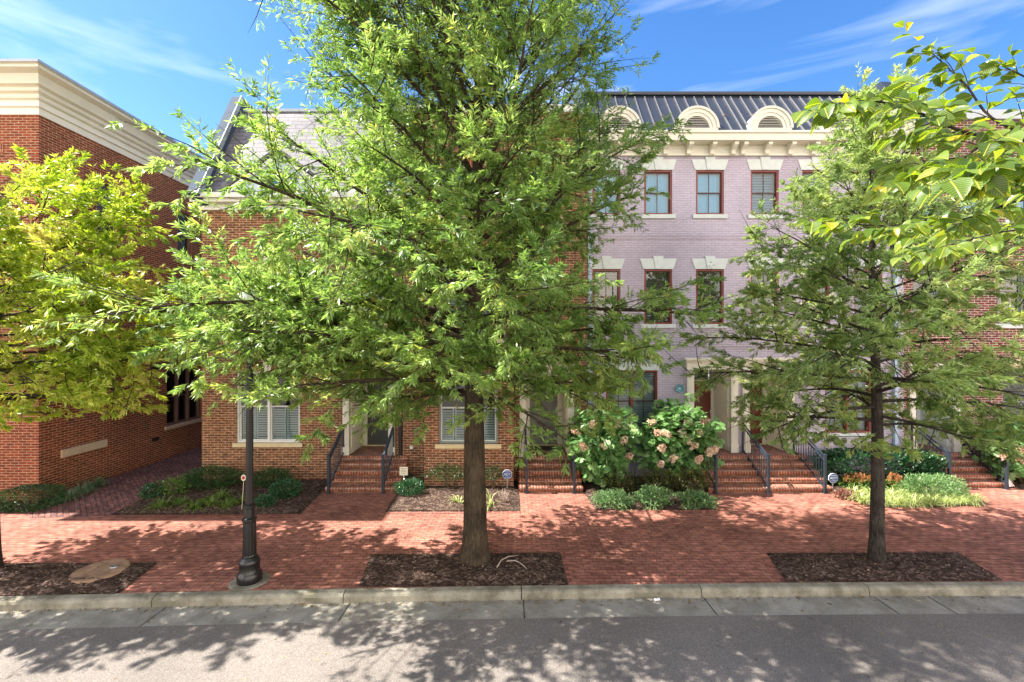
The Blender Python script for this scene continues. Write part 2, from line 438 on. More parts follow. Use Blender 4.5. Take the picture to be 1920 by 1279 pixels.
def asphalt():
    m, nt, N, L, b = new_mat('grey_asphalt')
    tc = N.new('ShaderNodeTexCoord')
    n = N.new('ShaderNodeTexNoise'); n.inputs['Scale'].default_value = 60; n.inputs['Detail'].default_value = 5; n.inputs['Roughness'].default_value = 0.8
    v = N.new('ShaderNodeTexVoronoi'); v.inputs['Scale'].default_value = 75
    g = N.new('ShaderNodeTexNoise'); g.inputs['Scale'].default_value = 0.5; g.inputs['Detail'].default_value = 6
    sp = N.new('ShaderNodeTexVoronoi'); sp.inputs['Scale'].default_value = 0.55
    for q in (n, v, g, sp): L.new(tc.outputs['Object'], q.inputs['Vector'])
    rp = N.new('ShaderNodeValToRGB'); rp.color_ramp.elements[0].position = 0.3; rp.color_ramp.elements[0].color = (0.112,0.096,0.083,1)
    rp.color_ramp.elements[1].position = 0.7; rp.color_ramp.elements[1].color = (0.30,0.27,0.24,1)
    L.new(n.outputs[0], rp.inputs[0])
    mv = N.new('ShaderNodeMapRange'); mv.inputs[3].default_value = 0.72; mv.inputs[4].default_value = 1.25; L.new(v.outputs['Color'], mv.inputs[0])
    mg = N.new('ShaderNodeMapRange'); mg.inputs[1].default_value = 0.3; mg.inputs[2].default_value = 0.7; mg.inputs[3].default_value = 0.78; mg.inputs[4].default_value = 1.1; L.new(g.outputs[0], mg.inputs[0])
    ms = N.new('ShaderNodeMapRange'); ms.inputs[1].default_value = 0.025; ms.inputs[2].default_value = 0.05; ms.inputs[3].default_value = 0.25; ms.inputs[4].default_value = 1.0; L.new(sp.outputs['Distance'], ms.inputs[0])
    a = N.new('ShaderNodeMath'); a.operation = 'MULTIPLY'; L.new(mv.outputs[0], a.inputs[0]); L.new(mg.outputs[0], a.inputs[1])
    a2 = N.new('ShaderNodeMath'); a2.operation = 'MULTIPLY'; L.new(a.outputs[0], a2.inputs[0]); L.new(ms.outputs[0], a2.inputs[1])
    mx = N.new('ShaderNodeMixRGB'); mx.blend_type = 'MULTIPLY'; mx.inputs[0].default_value = 1
    L.new(rp.outputs[0], mx.inputs[1]); L.new(a2.outputs[0], mx.inputs[2]); L.new(mx.outputs[0], b.inputs['Base Color'])
    b.inputs['Roughness'].default_value = 0.9; b.inputs['Specular IOR Level'].default_value = 0.2
    bp = N.new('ShaderNodeBump'); bp.inputs['Strength'].default_value = 0.5; bp.inputs['Distance'].default_value = 0.008
    L.new(n.outputs[0], bp.inputs['Height']); L.new(bp.outputs[0], b.inputs['Normal'])
    return m
M['asphalt'] = asphalt()

def concrete(name, c1, c2):
    m, nt, N, L, b = new_mat(name)
    tc = N.new('ShaderNodeTexCoord')
    g = N.new('ShaderNodeTexNoise'); g.inputs['Scale'].default_value = 2.2; g.inputs['Detail'].default_value = 9; g.inputs['Roughness'].default_value = 0.65
    n = N.new('ShaderNodeTexNoise'); n.inputs['Scale'].default_value = 90; n.inputs['Detail'].default_value = 3
    for q in (g, n): L.new(tc.outputs['Object'], q.inputs['Vector'])
    rp = N.new('ShaderNodeValToRGB'); rp.color_ramp.elements[0].position = 0.38; rp.color_ramp.elements[0].color = (*c1,1)
    rp.color_ramp.elements[1].position = 0.62; rp.color_ramp.elements[1].color = (*c2,1)
    L.new(g.outputs[0], rp.inputs[0])
    mv = N.new('ShaderNodeMapRange'); mv.inputs[1].default_value = 0.3; mv.inputs[2].default_value = 0.7; mv.inputs[3].default_value = 0.75; mv.inputs[4].default_value = 1.2; L.new(n.outputs[0], mv.inputs[0])
    mx = N.new('ShaderNodeMixRGB'); mx.blend_type = 'MULTIPLY'; mx.inputs[0].default_value = 1
    L.new(rp.outputs[0], mx.inputs[1]); L.new(mv.outputs[0], mx.inputs[2]); L.new(mx.outputs[0], b.inputs['Base Color'])
    b.inputs['Roughness'].default_value = 0.9; b.inputs['Specular IOR Level'].default_value = 0.2
    bp = N.new('ShaderNodeBump'); bp.inputs['Strength'].default_value = 0.35; bp.inputs['Distance'].default_value = 0.01
    L.new(n.outputs[0], bp.inputs['Height']); L.new(bp.outputs[0], b.inputs['Normal'])
    return m
M['kerb'] = concrete('weathered_kerb_concrete', (0.17,0.155,0.11), (0.36,0.335,0.26))
M['gutter'] = concrete('gutter_concrete', (0.24,0.222,0.185), (0.37,0.347,0.295))

def mulch_mat():
    m, nt, N, L, b = new_mat('dark_bark_mulch')
    tc = N.new('ShaderNodeTexCoord')
    v = N.new('ShaderNodeTexVoronoi'); v.inputs['Scale'].default_value = 30
    mp = N.new('ShaderNodeMapping'); mp.inputs['Scale'].default_value = (0.6,1.3,1)
    n0 = N.new('ShaderNodeTexNoise'); n0.inputs['Scale'].default_value = 6; n0.inputs['Detail'].default_value = 3
    L.new(tc.outputs['Object'], n0.inputs['Vector'])
    ad = N.new('ShaderNodeMixRGB'); ad.inputs[0].default_value = 0.2; L.new(tc.outputs['Object'], ad.inputs[1]); L.new(n0.outputs['Color'], ad.inputs[2])
    L.new(ad.outputs[0], mp.inputs[0]); L.new(mp.outputs[0], v.inputs['Vector'])
    sp = N.new('ShaderNodeSeparateXYZ'); L.new(v.outputs['Color'], sp.inputs[0])
    rp = N.new('ShaderNodeValToRGB')
    e = rp.color_ramp.elements; e[0].position = 0.0; e[0].color = (0.035,0.022,0.017,1); e[1].position = 1.0; e[1].color = (0.20,0.14,0.11,1)
    k = e.new(0.6); k.color = (0.075,0.048,0.036,1)
    L.new(sp.outputs[0], rp.inputs[0]); L.new(rp.outputs[0], b.inputs['Base Color'])
    b.inputs['Roughness'].default_value = 0.95; b.inputs['Specular IOR Level'].default_value = 0.1
    bp = N.new('ShaderNodeBump'); bp.inputs['Strength'].default_value = 1.0; bp.inputs['Distance'].default_value = 0.03
    L.new(sp.outputs[1], bp.inputs['Height']); L.new(bp.outputs[0], b.inputs['Normal'])
    return m
M['mulch'] = mulch_mat()
M['chip'] = leaf_mat('bark_chips', [(0,(0.05,0.03,0.022)),(0.7,(0.13,0.08,0.06)),(1,(0.34,0.25,0.19))], transl=0.0, rough=0.9, spec=0.1)
M['litter'] = leaf_mat('dry_leaf_litter', [(0,(0.12,0.07,0.03)),(0.6,(0.30,0.20,0.08)),(1,(0.42,0.38,0.12))], transl=0.0, rough=0.7, spec=0.2)
M['oak_leaf'] = leaf_mat('willow_oak_leaf', [(0,(0.09,0.17,0.04)),(0.45,(0.22,0.345,0.08)),(0.85,(0.38,0.49,0.15)),(1,(0.50,0.46,0.09))], transl=0.5, rough=0.4, spec=0.9)
M['oak_leaf_r'] = leaf_mat('small_oak_leaf', [(0,(0.10,0.18,0.05)),(0.45,(0.25,0.355,0.105)),(0.85,(0.41,0.50,0.18)),(1,(0.46,0.49,0.14))], transl=0.5, rough=0.4, spec=0.9)
M['yellow_leaf'] = leaf_mat('yellowing_oak_leaf', [(0,(0.12,0.22,0.025)),(0.35,(0.32,0.45,0.05)),(0.75,(0.52,0.60,0.09)),(0.94,(0.60,0.60,0.16)),(1,(0.36,0.22,0.10))], transl=0.4, rough=0.38, spec=0.6)
M['elm_leaf'] = leaf_mat('broad_serrated_leaf', [(0,(0.03,0.085,0.012)),(0.45,(0.08,0.16,0.02)),(0.86,(0.16,0.24,0.03)),(1,(0.42,0.38,0.03))], transl=0.42, rough=0.32, spec=0.5, veins=True, twarm=1.8)
M['hyd_leaf'] = leaf_mat('oakleaf_hydrangea_leaf', [(0,(0.045,0.13,0.04)),(0.6,(0.17,0.33,0.10)),(1,(0.33,0.47,0.19))], transl=0.3, rough=0.38, spec=0.5)
M['panicle'] = leaf_mat('faded_pink_petal', [(0,(0.60,0.36,0.27)),(0.5,(0.80,0.60,0.46)),(1,(0.84,0.77,0.60))], transl=0.25, rough=0.6, spec=0.2)
M['box_leaf'] = leaf_mat('dark_boxwood_leaf', [(0,(0.015,0.05,0.012)),(0.6,(0.03,0.09,0.018)),(1,(0.07,0.15,0.03))], transl=0.2, rough=0.35, spec=0.5)
M['laurel_leaf'] = leaf_mat('glossy_laurel_leaf', [(0,(0.012,0.055,0.022)),(0.6,(0.03,0.11,0.035)),(1,(0.07,0.19,0.06))], transl=0.2, rough=0.22, spec=0.7)
M['nandina_leaf'] = leaf_mat('bronze_tipped_leaf', [(0,(0.03,0.05,0.015)),(0.55,(0.09,0.10,0.02)),(0.85,(0.40,0.28,0.06)),(1,(0.45,0.17,0.07))], transl=0.3, rough=0.4)
M['juniper_leaf'] = leaf_mat('blue_green_mound_leaf', [(0,(0.06,0.14,0.05)),(0.6,(0.15,0.27,0.10)),(1,(0.28,0.38,0.13))], transl=0.25, rough=0.5)
M['pale_leaf'] = leaf_mat('pale_green_leaf', [(0,(0.07,0.16,0.05)),(0.6,(0.18,0.32,0.11)),(1,(0.36,0.48,0.22))], transl=0.3, rough=0.4)
M['blade'] = leaf_mat('green_blade', [(0,(0.05,0.13,0.02)),(0.7,(0.13,0.25,0.04)),(1,(0.30,0.36,0.07))], transl=0.3, rough=0.4)
M['var_blade'] = leaf_mat('cream_striped_blade', [(0,(0.16,0.26,0.05)),(0.5,(0.42,0.50,0.16)),(1,(0.68,0.68,0.38))], transl=0.3, rough=0.4)
M['grey_blade'] = leaf_mat('grey_striped_blade', [(0,(0.06,0.13,0.04)),(0.6,(0.19,0.27,0.12)),(1,(0.46,0.50,0.36))], transl=0.25, rough=0.4)
M['red_leaf'] = leaf_mat('dusky_red_leaf', [(0,(0.10,0.03,0.03)),(0.6,(0.24,0.09,0.08)),(1,(0.38,0.30,0.14))], transl=0.25, rough=0.4)
M['plume'] = leaf_mat('rusty_plume', [(0,(0.34,0.13,0.05)),(1,(0.58,0.30,0.12))], transl=0.25, rough=0.6)

# ------------------------------------------------------------------ leaf meshes (numpy)
def np_mesh(name, verts, faces_flat, sizes, mat, parent=None, tint=None, uv=None, smooth=False):
    me = bpy.data.meshes.new(name)
    nv = len(verts); npo = len(sizes)
    me.vertices.add(nv); me.vertices.foreach_set('co', np.asarray(verts, np.float32).ravel())
    me.loops.add(len(faces_flat)); me.loops.foreach_set('vertex_index', np.asarray(faces_flat, np.int32))
    me.polygons.add(npo)
    st = np.zeros(npo, np.int32); st[1:] = np.cumsum(sizes)[:-1]
    me.polygons.foreach_set('loop_start', st)
    try: me.polygons.foreach_set('loop_total', np.asarray(sizes, np.int32))
    except Exception: pass
    me.update(calc_edges=True)
    if tint is not None:
        a = me.attributes.new('tint', 'FLOAT', 'FACE'); a.data.foreach_set('value', np.asarray(tint, np.float32))
    if uv is not None:
        u = me.uv_layers.new(name='UVMap'); u.data.foreach_set('uv', np.asarray(uv, np.float32).ravel())
    if smooth: me.polygons.foreach_set('use_smooth', np.ones(npo, bool))
    me.materials.append(mat)
    o = bpy.data.objects.new(name, me); C.objects.link(o)
    if parent: adopt(o, parent)
    return o

def unit(a): return a / np.maximum(np.linalg.norm(a, axis=1, keepdims=True), 1e-9)

TPL = {}
TPL['lance'] = ([(0,0,0),(0.45,0.5,0.04),(1,0,-0.06),(0.45,-0.5,0.04)], [(0,1,2,3)])
TPL['oval'] = ([(0,0,0),(0.3,0.42,0.05),(0.7,0.36,0.04),(1,0,-0.08),(0.7,-0.36,0.04),(0.3,-0.42,0.05),(0.5,0,-0.02)], [(0,1,6),(1,2,6),(2,3,6),(3,4,6),(4,5,6),(5,0,6)])
TPL['lobed'] = ([(0,0,0),(0.10,0.34,0.02),(0.30,0.20,0),(0.40,0.56,-0.03),(0.56,0.18,0.0),(0.78,0.36,-0.06),(1,0,-0.14),
                 (0.78,-0.36,-0.06),(0.56,-0.18,0),(0.40,-0.56,-0.03),(0.30,-0.20,0),(0.10,-0.34,0.02),(0.45,0,0.04)],
                [(i,(i+1)%12,12) for i in range(12)])
def _elm():
    v = []; f = []
    hw = [0,0.13,0.24,0.33,0.385,0.41,0.40,0.365,0.30,0.21,0.10,0]
    n = len(hw)
    for i, h in enumerate(hw):
        u = i/(n-1); c = -0.30*u*u
        ser = 0.03 if (i % 2) else 0.0
        v += [(u, 0, c), (min(1,u+ser), h*1.0+ser*0.7, c+h*0.34), (min(1,u+ser), -h*1.0-ser*0.7, c+h*0.34)]
    for i in range(n-1):
        a = i*3; b = a+3
        f += [(a,b,b+1,a+1),(a,a+2,b+2,b)]
    return v, f
TPL['elm'] = _elm()

def leaves(name, P, D, Nn, Ln, Wd, tint, tpl, mat, parent=None, uv=False, smooth=False):
    tv, tf = TPL[tpl]
    tv = np.array(tv, np.float32)
    D = unit(D); S = unit(np.cross(D, Nn)); Nn = np.cross(S, D)
    n = len(P); k = len(tv)
    V = (P[:,None,:] + D[:,None,:]*(tv[None,:,0:1]*Ln[:,None,None]) + S[:,None,:]*(tv[None,:,1:2]*Wd[:,None,None]) + Nn[:,None,:]*(tv[None,:,2:3]*Ln[:,None,None]))
    flat = np.concatenate([np.array(f, np.int32) for f in tf]); sz = np.array([len(f) for f in tf], np.int32)
    FF = (flat[None,:] + (np.arange(n)*k)[:,None]).ravel()
    SZ = np.tile(sz, n); TT = np.repeat(tint, len(tf))
    UV = None
    if uv: UV = np.tile(tv[flat][:, :2], (n,1))
    return np_mesh(name, V.reshape(-1,3), FF, SZ, mat, parent, TT, UV, smooth)

# ------------------------------------------------------------------ ground
tag(mk('ground', (lambda m: (m.quad((-250,-250,-0.35),(250,-250,-0.35),(250,250,-0.35),(-250,250,-0.35)), m)[1])(MB()), M['gutter']), kind='structure')
def kerbY(x): return 8.16 + 0.0272*x - 0.0013*x*x if x < 10.4 else 8.30 + (x-10.4)*0.0002
def kerbYs(x): return kerbY(max(x, -16)) + (0 if x > -16 else (x+16)*0.0688)
xs = [ -30+ i*1.0 for i in range(61)]
def strip(name, mat, o0, z0, o1, z1, kind='structure'):
    m = MB()
    for a, b in zip(xs[:-1], xs[1:]):
        m.quad((a,kerbYs(a)+o0,z0),(b,kerbYs(b)+o0,z0),(b,kerbYs(b)+o1,z1),(a,kerbYs(a)+o1,z1))
    return tag(mk(name, m, mat, recalc=False), kind=kind)
strip('gutter', M['gutter'], -0.74, -0.135, -0.17, -0.150)
# road with the camber's gentle rise
m = MB()
for a, b in zip(xs[:-1], xs[1:]):
    ya, yb = kerbYs(a)-0.735, kerbYs(b)-0.735
    m.quad((a,-0.5,-0.06),(b,-0.5,-0.06),(b,yb,-0.130),(a,ya,-0.130))
    m.quad((a,-30,-0.06),(b,-30,-0.06),(b,-0.5,-0.06),(a,-0.5,-0.06))
tag(mk('road', m, M['asphalt']), kind='structure')
# kerb in cast lengths with fine joints, rounded nose
m = MB()
joints = [-30] + [gp(x, 1120)[0] for x in (-620, -250, 288, 640, 978, 1327, 1655, 1990, 2330)] + [30]
for a, b in zip(joints[:-1], joints[1:]):
    n = max(2, int((b-a)/0.8)); g = 0.008
    prof = [(-0.175,-0.20),(-0.170,-0.05),(-0.150,-0.012),(-0.115,0.004),(0.0,0.010),(0.0,-0.20)]
    base = len(m.v)
    for i in range(n+1):
        x = a+g + (b-a-2*g)*i/n
        for o, z in prof: m.v.append((x, kerbYs(x)+o, z+0.0))
    k = len(prof)
    for i in range(n):
        for j in range(k):
            j2 = (j+1) % k
            m.f.append((base+i*k+j, base+i*k+j2, base+(i+1)*k+j2, base+(i+1)*k+j))
    m.f.append(tuple(base+j for j in range(k))); m.f.append(tuple(base+n*k+j for j in range(k)))
tag(mk('kerb', m, M['kerb']), kind='structure')
m = MB()
for x in [gp(q, 1140)[0] for q in (288, 640, 982, 1345, 1690, 1800)]:
    m.quad((x,kerbYs(x)-0.733,-0.129),(x+0.014,kerbYs(x)-0.733,-0.129),(x+0.014,kerbYs(x)-0.18,-0.1440),(x,kerbYs(x)-0.18,-0.1440))
tag(mk('gutter_joints', m, M['pipe_dark'], recalc=False), kind='structure')
# sidewalk sheet
m = MB()
for a, b in zip(xs[:-1], xs[1:]):
    m.quad((a,kerbYs(a)+0.002,0),(b,kerbYs(b)+0.002,0),(b,16.5,0),(a,16.5,0))
tag(mk('sidewalk', m, M['paver'], recalc=False), kind='structure')
# alley path
al = [gp(60,972), gp(202,968), gp(375,880), (-9.82,14.4), (-9.82,30), (-12.95,30), (-12.95,14.0), gp(200,893), gp(40,962)]
m = MB(); m.poly([(x,y,0.004) for x,y in al]); tag(mk('alley_path', m, M['paver_alley'], recalc=False), kind='structure')
# gutter strip and edging courses
def edging(name, p, q, w=0.215, z=0.008):
    v = Vector((q[0]-p[0], q[1]-p[1])); v.normalize(); n = Vector((-v.y, v.x))*w
    m = MB(); m.quad((p[0],p[1],z),(q[0],q[1],z),(q[0]+n.x,q[1]+n.y,z),(p[0]+n.x,p[1]+n.y,z))
    return m

BEDS = {
 'a': [gp(205,967), gp(562,965), gp(605,922), (-5.45,14.4), (-9.82,14.4), gp(375,885)],
 'b': [gp(722,961), gp(976,960), gp(972,915), (0.2,14.3), (-3.3,14.3), gp(757,915), gp(745,926)],
 'c': [gp(1118,958), gp(1343,957), gp(1325,925), (5.7,14.75), (2.1,14.75), gp(1092,921)],
 'd': [gp(1556,921), gp(1640,953), gp(1840,950), gp(1812,918), (12.75,14.75), (9.3,14.75)],
 'e': [gp(-40,965), gp(40,962), gp(200,898), (-12.95,14.4), (-12.95,12.45), (-18,12.45), (-18,11.9)],
 'f': [gp(1884,915), gp(2100,935), (20,14.9), (14.85,14.9)],
}
PITS = {
 'p1': [gp(672,1102), gp(1066,1099), gp(1050,1037), gp(695,1041)],
 'p2': [gp(1475,1093), gp(1882,1090), gp(1795,1037), gp(1437,1038)],
 'p3': [gp(-400,1127), gp(222,1115), gp(296,1056), gp(-400,1060)],
}
def inside(poly, x, y):
    c = False; n = len(poly); j = n-1
    for i in range(n):
        xi, yi = poly[i]; xj, yj = poly[j]
        if (yi > y) != (yj > y) and x < (xj-xi)*(y-yi)/(yj-yi)+xi: c = not c
        j = i
    return c
def edge_dist(poly, x, y):
    d = 9
    for i in range(len(poly)):
        ax, ay = poly[i]; bx, by = poly[(i+1) % len(poly)]
        t = max(0, min(1, ((x-ax)*(bx-ax)+(y-ay)*(by-ay))/((bx-ax)**2+(by-ay)**2+1e-9)))
        d = min(d, math.hypot(x-ax-t*(bx-ax), y-ay-t*(by-ay)))
    return d
rng = np.random.default_rng(11)
chipP = []
m = MB()
import mathutils.noise as mn
for key, poly in list(BEDS.items()) + list(PITS.items()):
    x0 = min(p[0] for p in poly); x1 = max(p[0] for p in poly); y0 = min(p[1] for p in poly); y1 = max(p[1] for p in poly)
    m.poly([(x,y,0.011) for x,y in poly])
    # mounded grid on top of the flat sheet
    st = 0.07; nx = int((x1-x0)/st)+2; ny = int((y1-y0)/st)+2
    idx = {}
    amp = 0.055 if key.startswith('p') else 0.06
    for i in range(nx):
        for j in range(ny):
            x = x0+i*st; y = y0+j*st
            if inside(poly, x, y):
                d = min(1, edge_dist(poly, x, y)/0.35)
                z = 0.014 + amp*d + 0.035*d*mn.noise((x*3,y*3,1.3)) + 0.02*mn.noise((x*13,y*13,4))*(0.3+d)
                z = max(z, 0.0145)
                idx[(i,j)] = len(m.v); m.v.append((x,y,z))
    for (i,j), a in idx.items():
        b = idx.get((i+1,j)); c = idx.get((i+1,j+1)); d = idx.get((i,j+1))
        if b is not None and c is not None and d is not None: m.f.append((a,b,c,d))
    area = (x1-x0)*(y1-y0)
    for _ in range(int(area*(230 if key.startswith('p') else 170))):
        x = rng.uniform(x0-0.2,x1+0.2); y = rng.uniform(y0-0.15,y1+0.2)
        ins = inside(poly,x,y)
        if ins or (edge_dist(poly,x,y) < 0.2 and rng.random() < 0.55*math.exp(-edge_dist(poly,x,y)/0.07) and y > kerbYs(x)):
            d = min(1, edge_dist(poly,x,y)/0.35) if ins else 0
            chipP.append((x,y,0.012+(amp*d+0.035*d*mn.noise((x*3,y*3,1.3)) if ins else 0)+0.012))
mo = mk('mulch', m, M['mulch'], recalc=False); tag(mo, kind='stuff')
chipP = np.array(chipP, np.float32); n = len(chipP)
D = rng.normal(size=(n,3)); D[:,2] *= 0.35
Nn = rng.normal(size=(n,3))*0.5 + np.array([0,0,1])
leaves('mulch_chips', chipP, D, Nn, rng.uniform(0.02,0.07,n), rng.uniform(0.012,0.03,n), rng.random(n)**1.3, 'lance', M['chip'])
tag(bpy.data.objects['mulch_chips'], kind='stuff')

fl = []
while len(fl) < 1500:
    x = rng.uniform(-11,14); u = rng.random()
    if u < 0.35: fl.append((x, kerbYs(x)-0.19-abs(rng.normal())*0.07, -0.138))
    elif u < 0.5: fl.append((x, kerbYs(x)-rng.uniform(0.2,0.72), -0.137))
    elif u < 0.58: fl.append((x, kerbYs(x)-rng.uniform(0.8,2.4), -0.118))
    else:
        y = kerbYs(x)+0.02+rng.random()**1.6*4.2; fl.append((x, y, 0.016))
fl = np.array(fl, np.float32); n = len(fl)
D = rng.normal(size=(n,3)); D[:,2] *= 0.12; Nn = rng.normal(size=(n,3))*0.25+np.array([0,0,1])
leaves('fallen_leaves', fl, D, Nn, rng.uniform(0.05,0.10,n), rng.uniform(0.012,0.022,n), rng.random(n), 'lance', M['litter'])
tag(bpy.data.objects['fallen_leaves'], kind='stuff')

# soldier edging beside walks
m = MB()
for p, q, w in ((gp(722,961), gp(976,960), -0.11), (gp(205,967), gp(562,965), -0.11), (gp(1118,958), gp(1343,957), -0.11), (gp(1640,953), gp(1840,950), -0.11)):
    e = edging('', p, q, w, 0.006); off = len(m.v); m.v += e.v; m.f += [tuple(i+off for i in f) for f in e.f]
tag(mk('paving_edge', m, M['paver_edge'], recalc=False), kind='structure')

# ------------------------------------------------------------------ building helpers
def Tfront(Y):            # wall facing the street (-Y)
    return lambda u, d, z: (u, Y - d, z)
def Tright(X):            # wall facing +X
    return lambda u, d, z: (X + d, u, z)

def wall_panel(m, T, u0, u1, z0, z1, holes, depth=0.14):
    us = sorted({u0,u1,*[h[0] for h in holes],*[h[1] for h in holes]})
    zs = sorted({z0,z1,*[h[2] for h in holes],*[h[3] for h in holes]})
    us = [u for u in us if u0 <= u <= u1]; zs = [z for z in zs if z0 <= z <= z1]
    for a, b in zip(us[:-1], us[1:]):
        for c, d in zip(zs[:-1], zs[1:]):
            cu, cz = (a+b)/2, (c+d)/2
            if any(h[0] < cu < h[1] and h[2] < cz < h[3] for h in holes): continue
            m.quad(T(a,0,c),T(b,0,c),T(b,0,d),T(a,0,d))
    for h in holes:
        dp = h[4] if len(h) > 4 else depth
        if dp == 0: continue
        a, b, c, d = h[:4]
        m.quad(T(a,0,c),T(a,-dp,c),T(a,-dp,d),T(a,0,d)); m.quad(T(b,0,c),T(b,0,d),T(b,-dp,d),T(b,-dp,c))
        m.quad(T(a,0,d),T(a,-dp,d),T(b,-dp,d),T(b,0,d)); m.quad(T(a,0,c),T(b,0,c),T(b,-dp,c),T(a,-dp,c))

def tb(m, T, u0, u1, d0, d1, z0, z1):
    P = [T(u0,d0,z0),T(u1,d0,z0),T(u1,d1,z0),T(u0,d1,z0),T(u0,d0,z1),T(u1,d0,z1),T(u1,d1,z1),T(u0,d1,z1)]
    m.hexa(P)

def window(par, T, u0, u1, z0, z1, fr, rec=0.09, units=1, munt=True, blind=None, pane='pane', sill=None, lintel=None,
           fw=0.055, bmat='blind', sill_w=0.1, sill_h=0.13, key=True, lh=0.34, sash=None, shutters=False):
    m = MB()
    # outer frame
    tb(m,T,u0,u0+fw,-rec-0.08,-rec+0.03,z0,z1); tb(m,T,u1-fw,u1,-rec-0.08,-rec+0.03,z0,z1)
    tb(m,T,u0+fw,u1-fw,-rec-0.08,-rec+0.03,z1-fw,z1); tb(m,T,u0+fw,u1-fw,-rec-0.08,-rec+0.032,z0,z0+fw*0.9)
    W = (u1-u0-2*fw)/units
    panes = MB(); bl = MB(); sm = MB()
    for k in range(units):
        a = u0+fw+k*W; b = a+W
        if k > 0: tb(m,T,a-0.035,a+0.035,-rec-0.08,-rec+0.034,z0+fw*0.9,z1-fw)
        la = a + (0.035 if k > 0 else 0); lb = b - (0.035 if k < units-1 else 0)
        zm = (z0+z1)/2; s = 0.035
        for (c, d, dep) in ((z0+fw*0.9, zm+0.015, -rec-0.045), (zm-0.015, z1-fw, -rec-0.02)):
            tb(sm,T,la,la+s,dep-0.028,dep,c,d); tb(sm,T,lb-s,lb,dep-0.028,dep,c,d)
            tb(sm,T,la+s,lb-s,dep-0.028,dep,c,c+s); tb(sm,T,la+s,lb-s,dep-0.028,dep,d-s,d)
            if munt:
                mu = (la+lb)/2; tb(sm,T,mu-0.011,mu+0.011,dep-0.022,dep-0.002,c+s,d-s)
            panes.quad(T(la+s,dep-0.014,c+s),T(lb-s,dep-0.014,c+s),T(lb-s,dep-0.014,d-s),T(la+s,dep-0.014,d-s))
        bd = -rec-0.13
        if blind == 'slats':
            z = z0+0.06
            while z < z1-0.03:
                bl.quad(T(la,bd,z),T(lb,bd,z),T(lb,bd-0.035,z+0.036),T(la,bd-0.035,z+0.036)); z += 0.052
        elif blind == 'shutter':
            hh = zm+0.02
            for q0, q1 in ((la,(la+lb)/2),((la+lb)/2,lb)):
                tb(bl,T,q0+0.01,q0+0.06,bd-0.02,bd,z0+0.05,hh); tb(bl,T,q1-0.06,q1-0.01,bd-0.02,bd,z0+0.05,hh)
                tb(bl,T,q0+0.06,q1-0.06,bd-0.02,bd,hh-0.06,hh); tb(bl,T,q0+0.06,q1-0.06,bd-0.02,bd,z0+0.05,z0+0.15)
                z = z0+0.17
                while z < hh-0.09:
                    bl.quad(T(q0+0.06,bd,z),T(q1-0.06,bd,z),T(q1-0.06,bd-0.03,z+0.05),T(q0+0.06,bd-0.03,z+0.05)); z += 0.075
        elif blind == 'curtain':
            nn = 14
            for i in range(nn):
                ua = la+(lb-la)*i/nn; ub = la+(lb-la)*(i+1)/nn
                da = bd-0.02*(i%2); db = bd-0.02*((i+1)%2)
                bl.quad(T(ua,da,z0),T(ub,db,z0),T(ub,db,z1),T(ua,da,z1))
    w = mk('window', m, M[fr], par)
    mk('sash', sm, M[sash or fr], w)
    mk('pane', panes, M[pane], w, recalc=False)
    if bl.f: mk('blind', bl, M[bmat], w, recalc=False)
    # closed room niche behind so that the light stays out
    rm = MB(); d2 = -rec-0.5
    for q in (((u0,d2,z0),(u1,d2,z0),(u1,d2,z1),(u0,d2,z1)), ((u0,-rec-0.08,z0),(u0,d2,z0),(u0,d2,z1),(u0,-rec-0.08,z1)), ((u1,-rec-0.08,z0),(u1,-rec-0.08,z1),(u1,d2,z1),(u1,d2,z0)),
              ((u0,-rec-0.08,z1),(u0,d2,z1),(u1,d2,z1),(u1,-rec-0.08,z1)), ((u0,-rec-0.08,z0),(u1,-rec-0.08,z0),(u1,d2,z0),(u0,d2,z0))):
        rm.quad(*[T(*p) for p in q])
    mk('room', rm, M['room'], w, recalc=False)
    if sill:
        s = MB(); tb(s,T,u0-sill_w,u1+sill_w,-rec+0.028,0.055,z0-sill_h,z0-0.004); mk('sill', s, M[sill], w)
    if lintel == 'stone':
        s = MB(); c = (u0+u1)/2; e = 0.09
        f0 = lambda u, z: T(u,0.022,z); f1 = lambda u, z: T(u,-0.05,z)
        s.prism([(u0-0.03,z1+0.004),(c-0.10,z1+0.004),(c-0.16,z1+lh),(u0-e-0.05,z1+lh)], f0, f1)
        s.prism([(c+0.10,z1+0.004),(u1+0.03,z1+0.004),(u1+e+0.05,z1+lh),(c+0.16,z1+lh)], f0, f1)
        s.prism([(c-0.095,z1+0.004),(c+0.095,z1+0.004),(c+0.165,z1+lh+0.08),(c-0.165,z1+lh+0.08)], lambda u, z: T(u,0.04,z), f1)
        mk('lintel', s, M['stone'], w)
    elif lintel == 'soldier':
        s = MB(); tb(s,T,u0-0.1,u1+0.1,-0.03,0.012,z1+0.003,z1+0.26); mk('lintel', s, M['soldier'], w)
        if key:
            k = MB(); c = (u0+u1)/2
            k.prism([(c-0.09,z1+0.003),(c+0.09,z1+0.003),(c+0.15,z1+0.33),(c-0.15,z1+0.33)], lambda u, z: T(u,0.04,z), lambda u, z: T(u,-0.03,z))
            mk('keystone', k, M['cream'], w)
    return w

